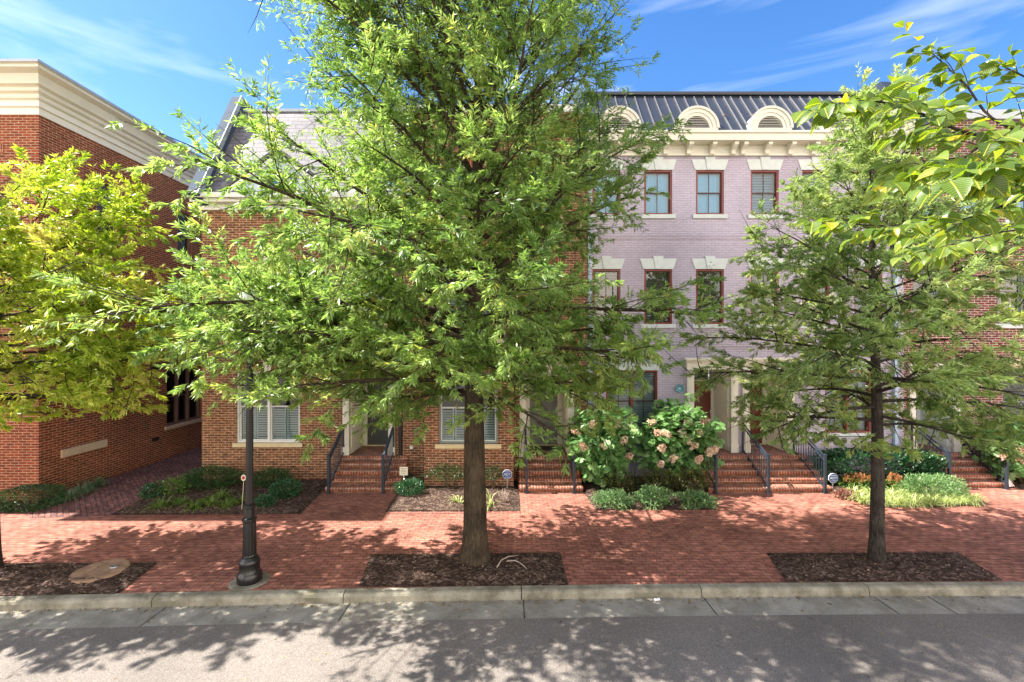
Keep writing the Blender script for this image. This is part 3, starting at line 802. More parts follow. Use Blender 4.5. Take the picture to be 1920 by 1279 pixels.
def stoop(par, x0, x1, yf, ywall, ydoor, n=5, rise=0.16, run=0.265, lx0=None, lx1=None):
    """brick steps; the top one is the landing that runs back into the doorway"""
    body = MB()
    s = mk('stoop', (lambda m: (m.box(x0+0.02, yf+run*(n-1)+0.05, 0, x1-0.02, ywall, rise*n-0.125), m)[1])(body), M['step_brick'], par)
    for i in range(n):
        m = MB(); y0 = yf+run*i; y1 = (yf+run*(i+1)+0.06) if i < n-1 else ywall+0.002
        zt = rise*(i+1); zb = zt-0.105
        # chamfered rowlock nosing
        pr = [(y0-0.0, zb), (y0-0.012, zb+0.02), (y0-0.012, zt-0.022), (y0+0.006, zt), (y1, zt), (y1, zb)]
        m.prism(pr, lambda a, b: (x0,a,b), lambda a, b: (x1,a,b))
        st = mk('step', m, M['rowlock'], s)
        r = MB(); r.box(x0+0.012, y0+0.012, rise*i+0.001, x1-0.012, y1-0.003, zb-0.001); mk('riser', r, M['step_brick'], s)
    r = MB(); a, b = (lx0 or x0), (lx1 or x1)
    r.box(a, ywall+0.004, rise*n-0.1, b, ydoor+0.02, rise*n-0.001); mk('landing', r, M['rowlock'], s)
    return s

def railing(par, x, y0, y1, zb, zt, h0=1.12, h1=0.95, curve=True):
    """newel at the street end (y0, z=zb) up to the wall (y1, z=zt)"""
    m = MB(); t = 0.02
    def bar(ya, za, yb, zb_, w=0.018, hh=0.02):
        m.hexa([(x-w,ya,za-hh),(x+w,ya,za-hh),(x+w,yb,zb_-hh),(x-w,yb,zb_-hh),(x-w,ya,za+hh),(x+w,ya,za+hh),(x+w,yb,zb_+hh),(x-w,yb,zb_+hh)])
    ya = y0+0.02; yb = y1
    bar(ya, zb+h0-0.06, yb, zt+h1, 0.024, 0.017)
    bar(ya, zb+h0-0.17, yb, zt+h1-0.11)
    bar(ya, zb+0.16, yb, zt+0.10)
    r = mk('railing', m, M['iron'], par)
    b = MB(); n = max(7, int((y1-y0)/0.115))
    for i in range(1, n):
        f = i/n; y = ya+(yb-ya)*f
        lo = zb+0.16+(zt+0.10-zb-0.16)*f; hi = zb+h0-0.17+(zt+h1-0.11-zb-h0+0.17)*f
        b.box(x-0.008,y-0.008,lo,x+0.008,y+0.008,hi)
    mk('balusters', b, M['iron'], r)
    nw = MB(); nw.box(x-0.032,y0-0.032,zb,x+0.032,y0+0.032,zb+h0-0.02); nw.box(x-0.042,y0-0.042,zb+h0-0.02,x+0.042,y0+0.042,zb+h0+0.005)
    nw.box(x-0.06,y0-0.06,zb,x+0.06,y0+0.06,zb+0.012)
    mk('newel_post', nw, M['iron'], r)
    n2 = MB(); n2.box(x-0.025,y1-0.02,zt-0.02,x+0.025,y1+0.03,zt+h1+0.02); mk('wall_post', n2, M['iron'], r)
    return r

def doorway(par, T, u0, u1, zl, zt, Yw, Yd, pil=0.24, ent=0.36, dmat='dark_door', du=None, panel_mat='cream', transom=0.32, cap=0.12):
    """recess lined with painted boards, pilasters, entablature, panelled door"""
    a = u0+pil; b = u1-pil
    dep = Yd-Yw
    m = MB()
    # jamb linings and ceiling of the recess
    m.quad((a,Yw,zl),(a,Yd,zl),(a,Yd,zt),(a,Yw,zt)); m.quad((b,Yw,zl),(b,Yw,zt),(b,Yd,zt),(b,Yd,zl)); m.quad((a,Yw,zt),(b,Yw,zt),(b,Yd,zt),(a,Yd,zt))
    d0, d1 = du
    for q0, q1 in ((a,d0),(d1,b)):
        m.quad((q0,Yd,zl),(q1,Yd,zl),(q1,Yd,zt),(q0,Yd,zt))
    dt = zl+2.2
    # raised panels on jamb linings
    for xx, sg in ((a,1),(b,-1)):
        for z0, z1 in ((zl+0.12,zl+0.95),(zl+1.1,zt-0.15)):
            m.box(min(xx,xx+sg*0.02),Yw+0.15,z0,max(xx,xx+sg*0.02),Yd-0.15,z1)
    # architrave around door
    m.box(d0-0.09,Yd-0.05,zl,d0,Yd-0.002,zt); m.box(d1,Yd-0.05,zl,d1+0.09,Yd-0.002,zt)
    m.box(d0,Yd-0.05,dt,d1,Yd-0.002,dt+0.06)
    dw = mk('doorway', m, M[panel_mat], par)
    if zt > dt+0.1:
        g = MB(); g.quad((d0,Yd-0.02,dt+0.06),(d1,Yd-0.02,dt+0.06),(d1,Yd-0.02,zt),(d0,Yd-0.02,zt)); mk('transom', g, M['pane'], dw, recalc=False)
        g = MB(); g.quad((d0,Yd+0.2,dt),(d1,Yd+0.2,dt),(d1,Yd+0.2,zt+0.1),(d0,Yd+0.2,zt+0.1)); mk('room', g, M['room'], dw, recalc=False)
    # surround
    m = MB()
    for q0, q1 in ((u0,a),(b,u1)):
        m.box(q0,Yw-0.07,zl-0.02,q1,Yw+0.02,zt)
        m.box(q0-0.015,Yw-0.095,zl-0.021,q1+0.015,Yw-0.068,zl+0.26)
        m.box(q0-0.012,Yw-0.088,zt-0.14,q1+0.012,Yw-0.068,zt-0.10)
        m.box(q0+0.05,Yw-0.08,zl+0.32,q1-0.05,Yw-0.069,zt-0.2)
    m.box(u0-0.02,Yw-0.09,zt,u1+0.02,Yw+0.02,zt+ent-cap)
    m.box(u0-0.07,Yw-0.16,zt+ent-cap,u1+0.07,Yw+0.015,zt+ent-cap+0.05)
    m.box(u0-0.11,Yw-0.22,zt+ent-cap+0.05,u1+0.11,Yw+0.012,zt+ent)
    sr = mk('door_surround', m, M['cream'], par)
    for q in ((u0+a)/2, (b+u1)/2):
        k = MB(); pr = [(0,0),(-0.09,0),(-0.10,-0.06),(-0.06,-0.16),(-0.05,-0.24),(0,-0.27)]
        k.prism(pr, lambda y, z, q=q: (q-0.055, Yw-0.068+y, zt-0.003+z), lambda y, z, q=q: (q+0.055, Yw-0.068+y, zt-0.003+z)); mk('corbel', k, M['cream'], sr)
    # door leaf: six panels
    m = MB(); yd = Yd+0.01
    m.box(d0,yd,zl+0.03,d1,yd+0.05,dt)
    W = d1-d0
    for c0, c1 in ((0.12,0.46),(0.54,0.88)):
        for z0, z1 in ((0.18,0.80),(0.98,2.05)):
            x0 = d0+W*c0; x1 = d0+W*c1; za = zl+z0; zb_ = zl+z1
            m.box(x0,yd-0.018,za,x1,yd-0.002,za+0.025); m.box(x0,yd-0.018,zb_-0.025,x1,yd-0.002,zb_)
            m.box(x0,yd-0.018,za+0.025,x0+0.025,yd-0.002,zb_-0.025); m.box(x1-0.025,yd-0.018,za+0.025,x1,yd-0.002,zb_-0.025)
            m.box(x0+0.06,yd-0.012,za+0.07,x1-0.06,yd-0.002,zb_-0.07)
    dr = mk('door', m, M[dmat], par)
    h = MB(); h.lathe(0,0,[(0,0.02),(0.02,0.03),(0.045,0.03),(0.06,0.012)],12)
    h.v = [(d0+0.08+v[0], yd-v[2], zl+1.0+v[1]) for v in h.v]; mk('handle', h, M['brass'], dr)
    s = MB(); s.box(d0-0.09,Yd-0.12,zl+0.0015,d1+0.09,Yd+0.005,zl+0.028); mk('threshold', s, M['cream_dark'], dr)
    return sr

def txt(name, s, size, ext, loc, rot, mat, parent):
    cu = bpy.data.curves.new(name, 'FONT'); cu.body = s; cu.size = size; cu.extrude = ext
    cu.align_x = 'CENTER'; cu.align_y = 'CENTER'
    t = bpy.data.objects.new(name, cu); C.objects.link(t)
    dg = bpy.context.evaluated_depsgraph_get(); dg.update()
    me = bpy.data.meshes.new_from_object(t.evaluated_get(dg))
    bpy.data.objects.remove(t); bpy.data.curves.remove(cu)
    me.transform(Matrix.Translation(loc) @ rot.to_4x4())
    me.materials.clear(); me.materials.append(mat)
    o = bpy.data.objects.new(name, me); C.objects.link(o); adopt(o, parent)
    return o
from mathutils import Euler
FACE_Y = Euler((R(90),0,0)).to_matrix()

def downspout(par, x, yw, z0, z1, mat, w=0.05):
    m = MB(); m.box(x-w,yw-0.03-w*1.6,z0,x+w,yw-0.03,z1)
    for z in (z0+0.9, (z0+z1)/2, z1-0.8): m.box(x-w-0.02,yw-0.03-w*1.7,z,x+w+0.02,yw,z+0.03)
    return mk('downspout', m, M[mat], par)

def shell(m, x0, x1, yf, yb, z1, left=True, right=True, zr=None):
    """back, sides, flat top of a building (front panel made elsewhere)"""
    if left: m.quad((x0,yb,0),(x0,yf,0),(x0,yf,z1),(x0,yb,z1))
    if right: m.quad((x1,yf,0),(x1,yb,0),(x1,yb,z1),(x1,yf,z1))
    m.quad((x1,yb,0),(x0,yb,0),(x0,yb,z1),(x1,yb,z1))

# ------------------------------------------------------------------ left brick building
LB = thing('brick_building', (-16.3,16,0), 'tall red brick building at the left edge with a deep white stepped cornice', 'building')
XL = -12.95; YL = 12.45
m = MB()
side = [(17.62,18.42,7.66,9.45),(14.2,15.0,7.66,9.45),(18.45,19.30,4.67,6.45),(16.55,17.3,4.67,6.45),(17.06,18.95,1.2,3.34)]
front = [(-15.0,-14.02,7.9,9.55),(-15.6,-14.22,1.0,3.1)]
wall_panel(m, Tright(XL), YL, 30, 0, 10.7, side, 0.14)
wall_panel(m, Tfront(YL), -19.6, XL, 0, 10.7, front, 0.14)
m.quad((-35,12.95,0),(-19.6,12.95,0),(-19.6,12.95,10.7),(-35,12.95,10.7)); m.quad((-19.6,12.95,0),(-19.6,12.45,0),(-19.6,12.45,10.7),(-19.6,12.95,10.7))
m.quad((-35,30,0),(-13,30,0),(-13,30,10.7),(-35,30,10.7)); m.quad((-35,12.95,0),(-35,30,0),(-35,30,10.7),(-35,12.95,10.7))
mk('wall', m, M['brick_l'], LB, recalc=False)
m = MB(); m.box(-34.9,12.6,10.9,-13.1,30,11.3); mk('roof', m, M['coping'], LB)
# cornice profile swept round the corner: (out, z)
prof = [(0.0,10.55),(0.045,10.55),(0.045,10.80),(0.10,10.80),(0.10,10.84),(0.075,10.86),(0.075,11.02),(0.15,11.05),(0.17,11.10),(0.13,11.14),(0.13,11.20),
        (0.24,11.24),(0.26,11.29),(0.21,11.32),(0.21,11.38),(0.34,11.42),(0.36,11.47),(0.46,11.68),(0.62,11.74),(0.66,11.76),(0.66,11.86),(0.70,11.87),(0.70,11.93),(0.0,11.98)]
def sweep(m, prof, paths):
    n0 = len(m.v); k = len(prof)
    for (x, y, nx, ny) in paths:
        for o, z in prof: m.v.append((x+nx*o, y+ny*o, z))
    for i in range(len(paths)-1):
        for j in range(k-1):
            m.f.append((n0+i*k+j, n0+(i+1)*k+j, n0+(i+1)*k+j+1, n0+i*k+j+1))
m = MB(); pr2 = [(o, 10.55+(z-10.55)*0.80) for o, z in prof]
pr2 = [(o*0.93, z+0.03) for o,z in pr2]
sweep(m, pr2, [(-35,12.95,0,-1),(-19.6,12.95,-0.0,-1),(-19.6,12.45,-1,-1),(XL,YL,1,-1),(XL,30,1,0)])
mk('cornice', m, M['cornice_w'], LB, recalc=False)
m = MB(); sweep(m, [(0.66,11.63),(0.69,11.63),(0.69,11.70),(0.3,11.73),(0.0,11.73)], [(-35,12.95,0,-1),(-19.6,12.95,0,-1),(-19.6,12.45,-1,-1),(XL,YL,1,-1),(XL,30,1,0)]); mk('coping', m, M['coping'], LB, recalc=False)
m = MB(); tb(m,Tright(XL),YL+0.02,29.9,0.002,0.03,7.05,7.13); tb(m,Tright(XL),YL+0.02,29.9,0.002,0.02,6.98,7.05); mk('belt_course', m, M['brick_l'], LB)
for i, h in enumerate(side[:4]):
    w = window(LB, Tright(XL), *h, 'brown_frame', munt=True, blind='slats' if i == 0 else 'curtain', bmat='blind_dark', sill='sill_tan', lintel='soldier', key=False)
window(LB, Tright(XL), *side[4], 'brown_frame', units=3, munt=False, blind=None, sill='sill_tan', lintel='soldier', key=False)
window(LB, Tfront(YL), *front[0], 'sage_frame', blind='curtain', pane='pane_sky', sill='stone', lintel='soldier', key=False)
window(LB, Tfront(YL), *front[1], 'sage_frame', units=2, blind='slats', sill='stone', lintel='soldier', key=False)
m = MB(); tb(m,Tright(XL),13.05,14.5,0.002,0.06,1.05,1.27); mk('stone_panel', m, M['sill_tan'], LB)
m = MB(); m.lathe(0,0,[(0,0.05),(0.1,0.09),(0.2,0.1),(0.25,0.04)],12); m.v = [(XL+v[2]*0.7+0.0, 16.4+v[0], 3.42+v[1]) for v in m.v]; mk('wall_light', m, M['lamp_black'], LB)
m = MB(); tb(m,Tright(XL),16.35,16.62,0.002,0.05,0.78,0.90); mk('vent', m, M['pipe_dark'], LB)

# ------------------------------------------------------------------ house A (slate mansard)
AX0, AX1, AY = -9.82, -3.42, 14.4
HA = thing('brick_house', (-6.6,15,0), 'orange brown brick house behind the street lamp, with slate mansard roof and twin gable dormers', 'house')
aw = [(-8.72,-6.72,1.18,3.45),(-8.72,-6.72,4.95,6.75),(-4.93,-4.03,4.95,6.75)]
m = MB()
wall_panel(m, Tfront(AY), AX0, AX1, 0, 8.62, aw + [(-5.34+0.19,-3.70-0.19,0.69,3.36,0)], 0.13)
shell(m, AX0, AX1, AY, 30, 8.62, right=False)
mk('wall', m, M['brick_a'], HA, recalc=False)
window(HA, Tfront(AY), *aw[0], 'white', units=2, munt=False, blind='shutter', sill='cream_dark', lintel='soldier', sash='white', rec=0.07)
window(HA, Tfront(AY), *aw[1], 'white', units=2, munt=False, blind='curtain', sill='cream_dark', lintel='soldier', rec=0.07, pane='pane')
window(HA, Tfront(AY), *aw[2], 'white', units=1, munt=False, blind='curtain', sill='cream_dark', lintel='soldier', rec=0.07)
doorway(HA, None, -5.34, -3.70, 0.8, 3.35, AY, 15.7, pil=0.2, dmat='dark_door', du=(-4.98,-4.06))
st = stoop(HA, -5.42, -3.25, 13.2, AY, 15.7, lx0=-5.12, lx1=-3.92)
railing(HA, -5.3, 13.15, 14.34, 0, 0.8); railing(HA, -3.73, 13.15, 14.34, 0, 0.8)
# eaves and mansard
m = MB(); m.box(AX0-0.12,AY-0.38,8.70,AX1,AY+0.1,8.86); m.box(AX0-0.05,AY-0.12,8.52,AX1,AY-0.002,8.698); m.box(AX0-0.16,AY-0.52,8.80,AX1,AY-0.382,8.94)
mk('eaves', m, M['white'], HA)
zr0, zr1, yr0, yr1 = 8.93, 12.55, AY-0.3, AY+1.75
m = MB(); m.quad((AX0+0.3,yr0,zr0),(AX1,yr0,zr0),(AX1,yr1,zr1),(AX0+0.3,yr1,zr1)); m.quad((AX0+0.3,yr1,zr1),(AX1,yr1,zr1),(AX1,29.9,zr1+0.05),(AX0+0.3,29.9,zr1+0.05))
roofA = mk('roof', m, M['slate'], HA, recalc=False)
m = MB(); m.box(AX0+0.3,yr1-0.06,zr1-0.03,AX1,yr1+0.16,zr1+0.07); mk('ridge_cap', m, M['coping'], roofA)
# sloping parapet at the left end
m = MB(); pr = [(yr0-0.35,zr0-0.05),(yr1-0.15,zr1+0.45),(yr1+0.3,zr1+0.45),(29.9,zr1+0.5),(29.9,8.6),(AY,8.6),(yr0-0.02,8.72)]
m.prism(pr, lambda a, b: (AX0-0.03,a,b), lambda a, b: (AX0+0.30,a,b)); mk('parapet', m, M['blue_metal'], HA)
m = MB(); pr = [(yr0-0.37,zr0-0.05),(yr1-0.17,zr1+0.47),(yr1+0.0,zr1+0.47),(yr0-0.15,zr0-0.05)]
m.prism(pr, lambda a, b: (AX0+0.303,a,b), lambda a, b: (AX0+0.32,a,b)); mk('flashing', m, M['coping'], HA)
# gable dormers
def gable_dormer(cx, hw=1.85, h=1.35):
    yf = AY-0.28; z0 = zr0+0.03
    back = lambda z: yr0 + (z-zr0)*(yr1-yr0)/(zr1-zr0) + 0.05
    m = MB(); n = 0
    a = (cx-hw,yf,z0); b = (cx+hw,yf,z0); c = (cx,yf,z0+h)
    m.poly([(cx-hw+0.25,yf+0.06,z0),(cx+hw-0.25,yf+0.06,z0),(cx,yf+0.06,z0+h-0.2)])
    d = mk('dormer', m, M['teal_white'], HA, recalc=False)
    m = MB()
    for sx in (-1, 1):
        p0 = (cx+sx*(hw+0.12), z0-0.07); p1 = (cx, z0+h+0.0)
        t = 0.1
        m.hexa([(p0[0],yf-0.08,p0[1]),(p1[0],yf-0.08,p1[1]),(p1[0],back(p1[1])+0.3,p1[1]),(p0[0],back(p0[1]),p0[1]),
                (p0[0],yf-0.08,p0[1]+t),(p1[0],yf-0.08,p1[1]+t),(p1[0],back(p1[1])+0.3,p1[1]+t),(p0[0],back(p0[1]),p0[1]+t)])
    mk('dormer_roof', m, M['slate'], d)
    m = MB()
    for sx in (-1, 1):
        pa, pb = (cx+sx*(hw-0.05), z0), (cx, z0+h-0.06)
        m.hexa([(pa[0],yf-0.02,pa[1]-0.0),(pb[0],yf-0.02,pb[1]),(pb[0],yf+0.05,pb[1]),(pa[0],yf+0.05,pa[1]),
                (pa[0]-sx*0.2,yf-0.02,pa[1]),(pb[0],yf-0.02,pb[1]-0.14),(pb[0],yf+0.05,pb[1]-0.14),(pa[0]-sx*0.2,yf+0.05,pa[1])])
        qa, qb = (cx+sx*0.62, z0+0.2), (cx, z0+0.83)
        m.hexa([(qa[0],yf+0.0,qa[1]),(qb[0],yf+0.0,qb[1]),(qb[0],yf+0.055,qb[1]),(qa[0],yf+0.055,qa[1]),
                (qa[0]-sx*0.12,yf+0.0,qa[1]),(qb[0],yf+0.0,qb[1]-0.12),(qb[0],yf+0.055,qb[1]-0.12),(qa[0]-sx*0.12,yf+0.055,qa[1])])
    m.box(cx-0.62,yf+0.002,z0+0.13,cx+0.62,yf+0.054,z0+0.2); m.box(cx-0.015,yf+0.01,z0+0.2,cx+0.015,yf+0.05,z0+0.7)
    mk('dormer_trim', m, M['white'], d)
    m = MB(); m.poly([(cx-0.5,yf+0.045,z0+0.2),(cx+0.5,yf+0.045,z0+0.2),(cx,yf+0.045,z0+0.71)]); mk('pane', m, M['pane_sky'], d, recalc=False)
gable_dormer((521-960)*14.1/F); gable_dormer((735-960)*14.1/F, 1.5, 1.25)
downspout(HA, -3.52, AY, 0.55, 8.6, 'pipe_dark', 0.045)
m = MB(); m.tube([(-3.52,AY-0.08,0.6),(-3.5,AY-0.1,0.5),(-3.15,AY-0.45,0.30),(-2.98,AY-0.62,0.2)], 0.045, 8); mk('drain_bend', m, M['pipe_dark'], HA, smooth=True)
m = MB(); m.tube([(-2.99,AY-0.61,0.215),(-2.78,AY-0.80,0.11)], 0.062, 10); mk('drain_tip', m, M['white'], HA, smooth=True)

# ------------------------------------------------------------------ house B (brick, parapet)
BX0, BX1, BY = -3.42, 2.36, 14.3
HB = thing('brick_house', (-0.5,15,0), 'brown brick house behind the big tree with flat parapet and grey panelled door', 'house')
bwin = [(-2.2,-0.42,1.32,3.45),(-2.2,-0.42,4.95,6.75)]
bw = [(-3.0+0.75,-1.25,8.35,9.85),(0.55,1.48,8.35,9.85),(0.55,1.48,4.95,6.75)]
m = MB()
wall_panel(m, Tfront(BY), BX0, BX1, 0, 11.55, bw+bwin[1:]+[(0.24+0.19,1.94-0.19,0.69,3.31,0)], 0.13)
shell(m, BX0, BX1, BY, 30, 11.55)
bay = (-2.62, 0.05, 13.62)
wall_panel(m, Tfront(bay[2]), bay[0], bay[1], 0, 4.35, bwin[:1], 0.13)
m.quad((bay[0],BY,0),(bay[0],bay[2],0),(bay[0],bay[2],4.35),(bay[0],BY,4.35)); m.quad((bay[1],bay[2],0),(bay[1],BY,0),(bay[1],BY,4.35),(bay[1],bay[2],4.35))
mk('wall', m, M['brick_b'], HB, recalc=False)
m = MB(); m.box(bay[0]-0.06,bay[2]-0.06,4.352,bay[1]+0.06,BY-0.002,4.5); mk('bay_cap', m, M['cream'], HB)
for h, yy in zip(bwin, (bay[2], BY)): window(HB, Tfront(yy), *h, 'sage_frame', units=2, munt=False, blind='shutter', sill='cream_dark', lintel='soldier', sash='white')
for h in bw[:2]: window(HB, Tfront(BY), *h, 'sage_frame', munt=False, blind='curtain', bmat='blind', pane='pane_sky', sill='sill_tan', lintel='soldier', key=False)
window(HB, Tfront(BY), *bw[2], 'sage_frame', munt=False, blind='curtain', sill='sill_tan', lintel='soldier')
m = MB(); m.box(BX0+0.02,BY-0.14,11.0,BX1-0.34,BY-0.002,11.09); mk('belt_course', m, M['brick_b'], HB)
m = MB(); m.box(BX0+0.02,BY-0.10,10.30,BX1-0.34,BY-0.003,10.36); m.box(BX0+0.02,BY-0.07,10.24,BX1-0.34,BY-0.0035,10.30); mk('belt_course', m, M['brick_b'], HB)
m = MB(); m.box(BX0,BY-0.12,11.552,BX1-0.32,BY+0.3,11.78); mk('coping', m, M['white'], HB)
m = MB(); m.box(BX0+0.01,BY+0.3,11.0,BX1-0.02,29.9,11.4); mk('roof', m, M['coping'], HB)
doorway(HB, None, 0.24, 1.94, 0.8, 3.3, BY, 15.75, pil=0.2, dmat='grey_door', du=(0.61,1.57))
stoop(HB, 0.2, 2.06, 13.2, BY, 15.75, lx0=0.44, lx1=1.74)
railing(HB, 0.42, 13.15, 14.2, 0, 0.8); railing(HB, 1.8, 13.15, 14.2, 0, 0.8)
m = MB(); m.box(0.66,15.0,0.8015,1.55,15.55,0.818); mk('doormat', m, M['doormat'], HB)
m = MB(); m.box(-2.98,BY-0.05,1.25,-2.9,BY-0.002,1.35); m.box(-3.2,BY-0.07,1.02,-3.1,BY-0.002,1.12); mk('wall_fixture', m, M['white'], HB)

# ------------------------------------------------------------------ houses C and D (lavender)
CY = 14.75
def lav_house(name_label, X0, X1, cxs, first_win, door_u, rail_xs, stp, corb, arches, end_left, end_right):
    H = thing('painted_row_house', ((X0+X1)/2,15.3,0), name_label, 'house')
    hw = 0.455
    holes = []
    for cx in cxs:
        holes.append((cx-hw,cx+hw,8.5,9.94))
    second = [(cx-hw,cx+hw,4.95,6.73) for cx in cxs]
    fw = [first_win]
    m = MB()
    dz = (door_u[0]+0.21, door_u[1]-0.21, 0.69, 3.49, 0)
    wall_panel(m, Tfront(CY), X0, X1, 0, 10.45, holes+second+fw+[dz], 0.13)
    m.quad((X1,30,0),(X0,30,0),(X0,30,10.45),(X1,30,10.45))
    if end_left: m.quad((X0,30,0),(X0,CY,0),(X0,CY,10.45),(X0,30,10.45))
    if end_right: m.quad((X1,CY,0),(X1,30,0),(X1,30,10.45),(X1,CY,10.45))
    mk('wall', m, M['brick_p'], H, recalc=False)
    for i, h in enumerate(holes): window(H, Tfront(CY), *h, 'red_frame', sash='dark_sash', munt=True, blind='curtain' if X0 < 5 else 'slats', pane='pane_sky', sill='stone', lintel='stone', rec=0.06)
    for h in second: window(H, Tfront(CY), *h, 'red_frame', sash='dark_sash', munt=True, blind='slats', bmat='blind_dark', sill='stone', lintel='stone', rec=0.06)
    window(H, Tfront(CY), *first_win, 'red_frame', sash='dark_sash', units=2, munt=True, blind='slats', bmat='blind', sill='stone', lintel='stone', rec=0.06)
    # belts
    m = MB(); m.box(X0+0.001,CY-0.035,7.78,X1-0.001,CY-0.002,7.86); m.box(X0+0.001,CY-0.02,7.70,X1-0.001,CY-0.0025,7.78); mk('belt_course', m, M['brick_p'], H)
    m = MB(); m.box(X0+0.001,CY-0.03,4.22,X1-0.001,CY-0.002,4.33); mk('belt_course', m, M['brick_p'], H)
    # cornice
    m = MB(); m.box(X0,CY-0.06,10.392,X1,CY-0.002,10.72); m.box(X0,CY-0.08,10.385,X1,CY-0.061,10.44); m.box(X0,CY-0.075,10.50,X1,CY-0.0612,10.53)
    m.box(X0,CY-0.45,10.722,X1,CY+0.05,10.94); m.box(X0,CY-0.50,10.942,X1,CY+0.05,10.985); m.box(X0,CY-0.43,10.986,X1,CY+0.05,11.04)
    cr = mk('cornice', m, M['cream'], H)
    for bx in corb:
        k = MB(); pr = [(0,0),(-0.30,0),(-0.33,-0.03),(-0.33,-0.09),(-0.27,-0.13),(-0.15,-0.20),(-0.12,-0.26),(-0.14,-0.30),(-0.12,-0.335),(-0.08,-0.345),(0,-0.345)]
        k.prism(pr, lambda y, z, q=bx: (q-0.065, CY-0.062+y, 10.719+z), lambda y, z, q=bx: (q+0.065, CY-0.062+y, 10.719+z)); mk('bracket', k, M['cream'], cr)
    # standing seam mansard
    z0, z1, y0, y1 = 11.04, 12.93, CY-0.36, CY+1.07
    m = MB(); m.quad((X0,y0,z0),(X1,y0,z0),(X1,y1,z1),(X0,y1,z1)); m.quad((X0,y1,z1),(X1,y1,z1),(X1,29.9,z1+0.05),(X0,29.9,z1+0.05)); m.box(X0,y1-0.09,z1+0.0,X1,y1+0.06,z1+0.10)
    rf = mk('roof', m, M['metal_roof'], H)
    x = X0+0.17; nv = Vector((0,-(z1-z0),(y1-y0))).normalized()*0.035
    sm = MB()
    while x < X1-0.05:
        sm.hexa([(x-0.013,y0,z0),(x+0.013,y0,z0),(x+0.013,y1-0.09,z1-0.1),(x-0.013,y1-0.09,z1-0.1),
                (x-0.013,y0+nv.y,z0+nv.z),(x+0.013,y0+nv.y,z0+nv.z),(x+0.013,y1-0.09+nv.y,z1-0.1+nv.z),(x-0.013,y1-0.09+nv.y,z1-0.1+nv.z)])
        x += 0.341
    mk('roof_seams', sm, M['seam'], rf)
    gd = MB(); x = X0+0.17; i = 0
    while x < X1-0.05:
        f = (0.14, 0.38, 0.14, 0.36)[i % 4] if i % 3 != 2 else None
        if f is not None:
            yy = y0+(y1-y0)*f; zz = z0+(z1-z0)*f
            gd.box(x-0.03,yy-0.09,zz+0.0,x+0.03,yy-0.02,zz+0.06)
        x += 0.341; i += 1
    mk('snow_guards', gd, M['twig'], rf)
    for ax in arches:
        m = MB(); yf = y0-0.02; r = 0.66; N2 = 20; zc = z0+0.06
        def ring(ra, rb, ya, yb):
            for k in range(N2):
                a0 = math.pi*k/N2; a1 = math.pi*(k+1)/N2
                P = []
                for yy in (ya, yb):
                    P += [(ax+ra*math.cos(a0),yy,zc+ra*math.sin(a0)),(ax+rb*math.cos(a0),yy,zc+rb*math.sin(a0)),(ax+rb*math.cos(a1),yy,zc+rb*math.sin(a1)),(ax+ra*math.cos(a1),yy,zc+ra*math.sin(a1))]
                m.hexa(P)
        ring(0.50, r, yf-0.06, yf+0.75); ring(0.40, 0.498, yf-0.035, yf+0.3); ring(0.62, 0.69, yf-0.10, yf-0.061)
        m.box(ax-r,yf-0.06,z0+0.001,ax+r,yf+0.3,zc-0.001)
        dm = mk('dormer', m, M['cream'], H)
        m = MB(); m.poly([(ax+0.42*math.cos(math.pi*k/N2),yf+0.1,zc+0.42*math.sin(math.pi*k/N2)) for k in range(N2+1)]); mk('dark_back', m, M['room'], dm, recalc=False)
        m = MB(); z = zc+0.02
        while z < zc+0.36:
            w2 = math.sqrt(max(0.0, 0.40**2-(z+0.025-zc)**2))
            m.hexa([(ax-w2,yf-0.02,z),(ax+w2,yf-0.02,z),(ax+w2,yf+0.03,z+0.03),(ax-w2,yf+0.03,z+0.03),(ax-w2,yf-0.02,z+0.012),(ax+w2,yf-0.02,z+0.012),(ax+w2,yf+0.03,z+0.042),(ax-w2,yf+0.03,z+0.042)])
            z += 0.052
        mk('louver', m, M['louver'], dm)
    if end_left:
        m = MB(); pr = [(y0-0.2,z0-0.65),(y0-0.2,z0+0.15),(y1-0.12,z1+0.2),(29.9,z1+0.25),(29.9,10.5),(CY-0.3,10.5)]
        m.prism(pr, lambda a, b: (X0-0.34,a,b), lambda a, b: (X0-0.002,a,b)); mk('parapet', m, M['blue_metal'], H)
    if end_right:
        m = MB(); pr = [(y0-0.2,z0-0.3),(y0-0.2,z0+0.15),(y1-0.12,z1+0.42),(29.9,z1+0.45),(29.9,10.5),(CY-0.3,10.5)]
        m.prism(pr, lambda a, b: (X1+0.002,a,b), lambda a, b: (X1+0.32,a,b)); mk('parapet', m, M['metal_roof'], H)
    sr = doorway(H, None, door_u[0], door_u[1], 0.8, 3.48, CY, 15.9, pil=0.22, ent=0.38, dmat='red_door', du=(door_u[0]+0.36, door_u[0]+1.28))
    stoop(H, stp[0], stp[1], 13.2, CY, 15.9, lx0=door_u[0]+0.2, lx1=door_u[1]-0.2, run=0.275)
    for rx in rail_xs: railing(H, rx, 13.15, 14.6, 0, 0.8)
    return H, sr
w0 = 0.0
def cpx(px): return (px-960)*CY/F
HC, srC = lav_house('lavender painted brick row house numbered 1312 behind the flowering hydrangeas', 2.36, 7.37, [cpx(1137),cpx(1234),cpx(1331)],
    (3.05,4.72,1.42,3.45), (5.66,7.30), [5.9,7.42], (5.7,7.41), [cpx(x)*0.985 for x in (1118,1160,1205,1249,1293,1337,1377)], [3.38,5.83], True, False)
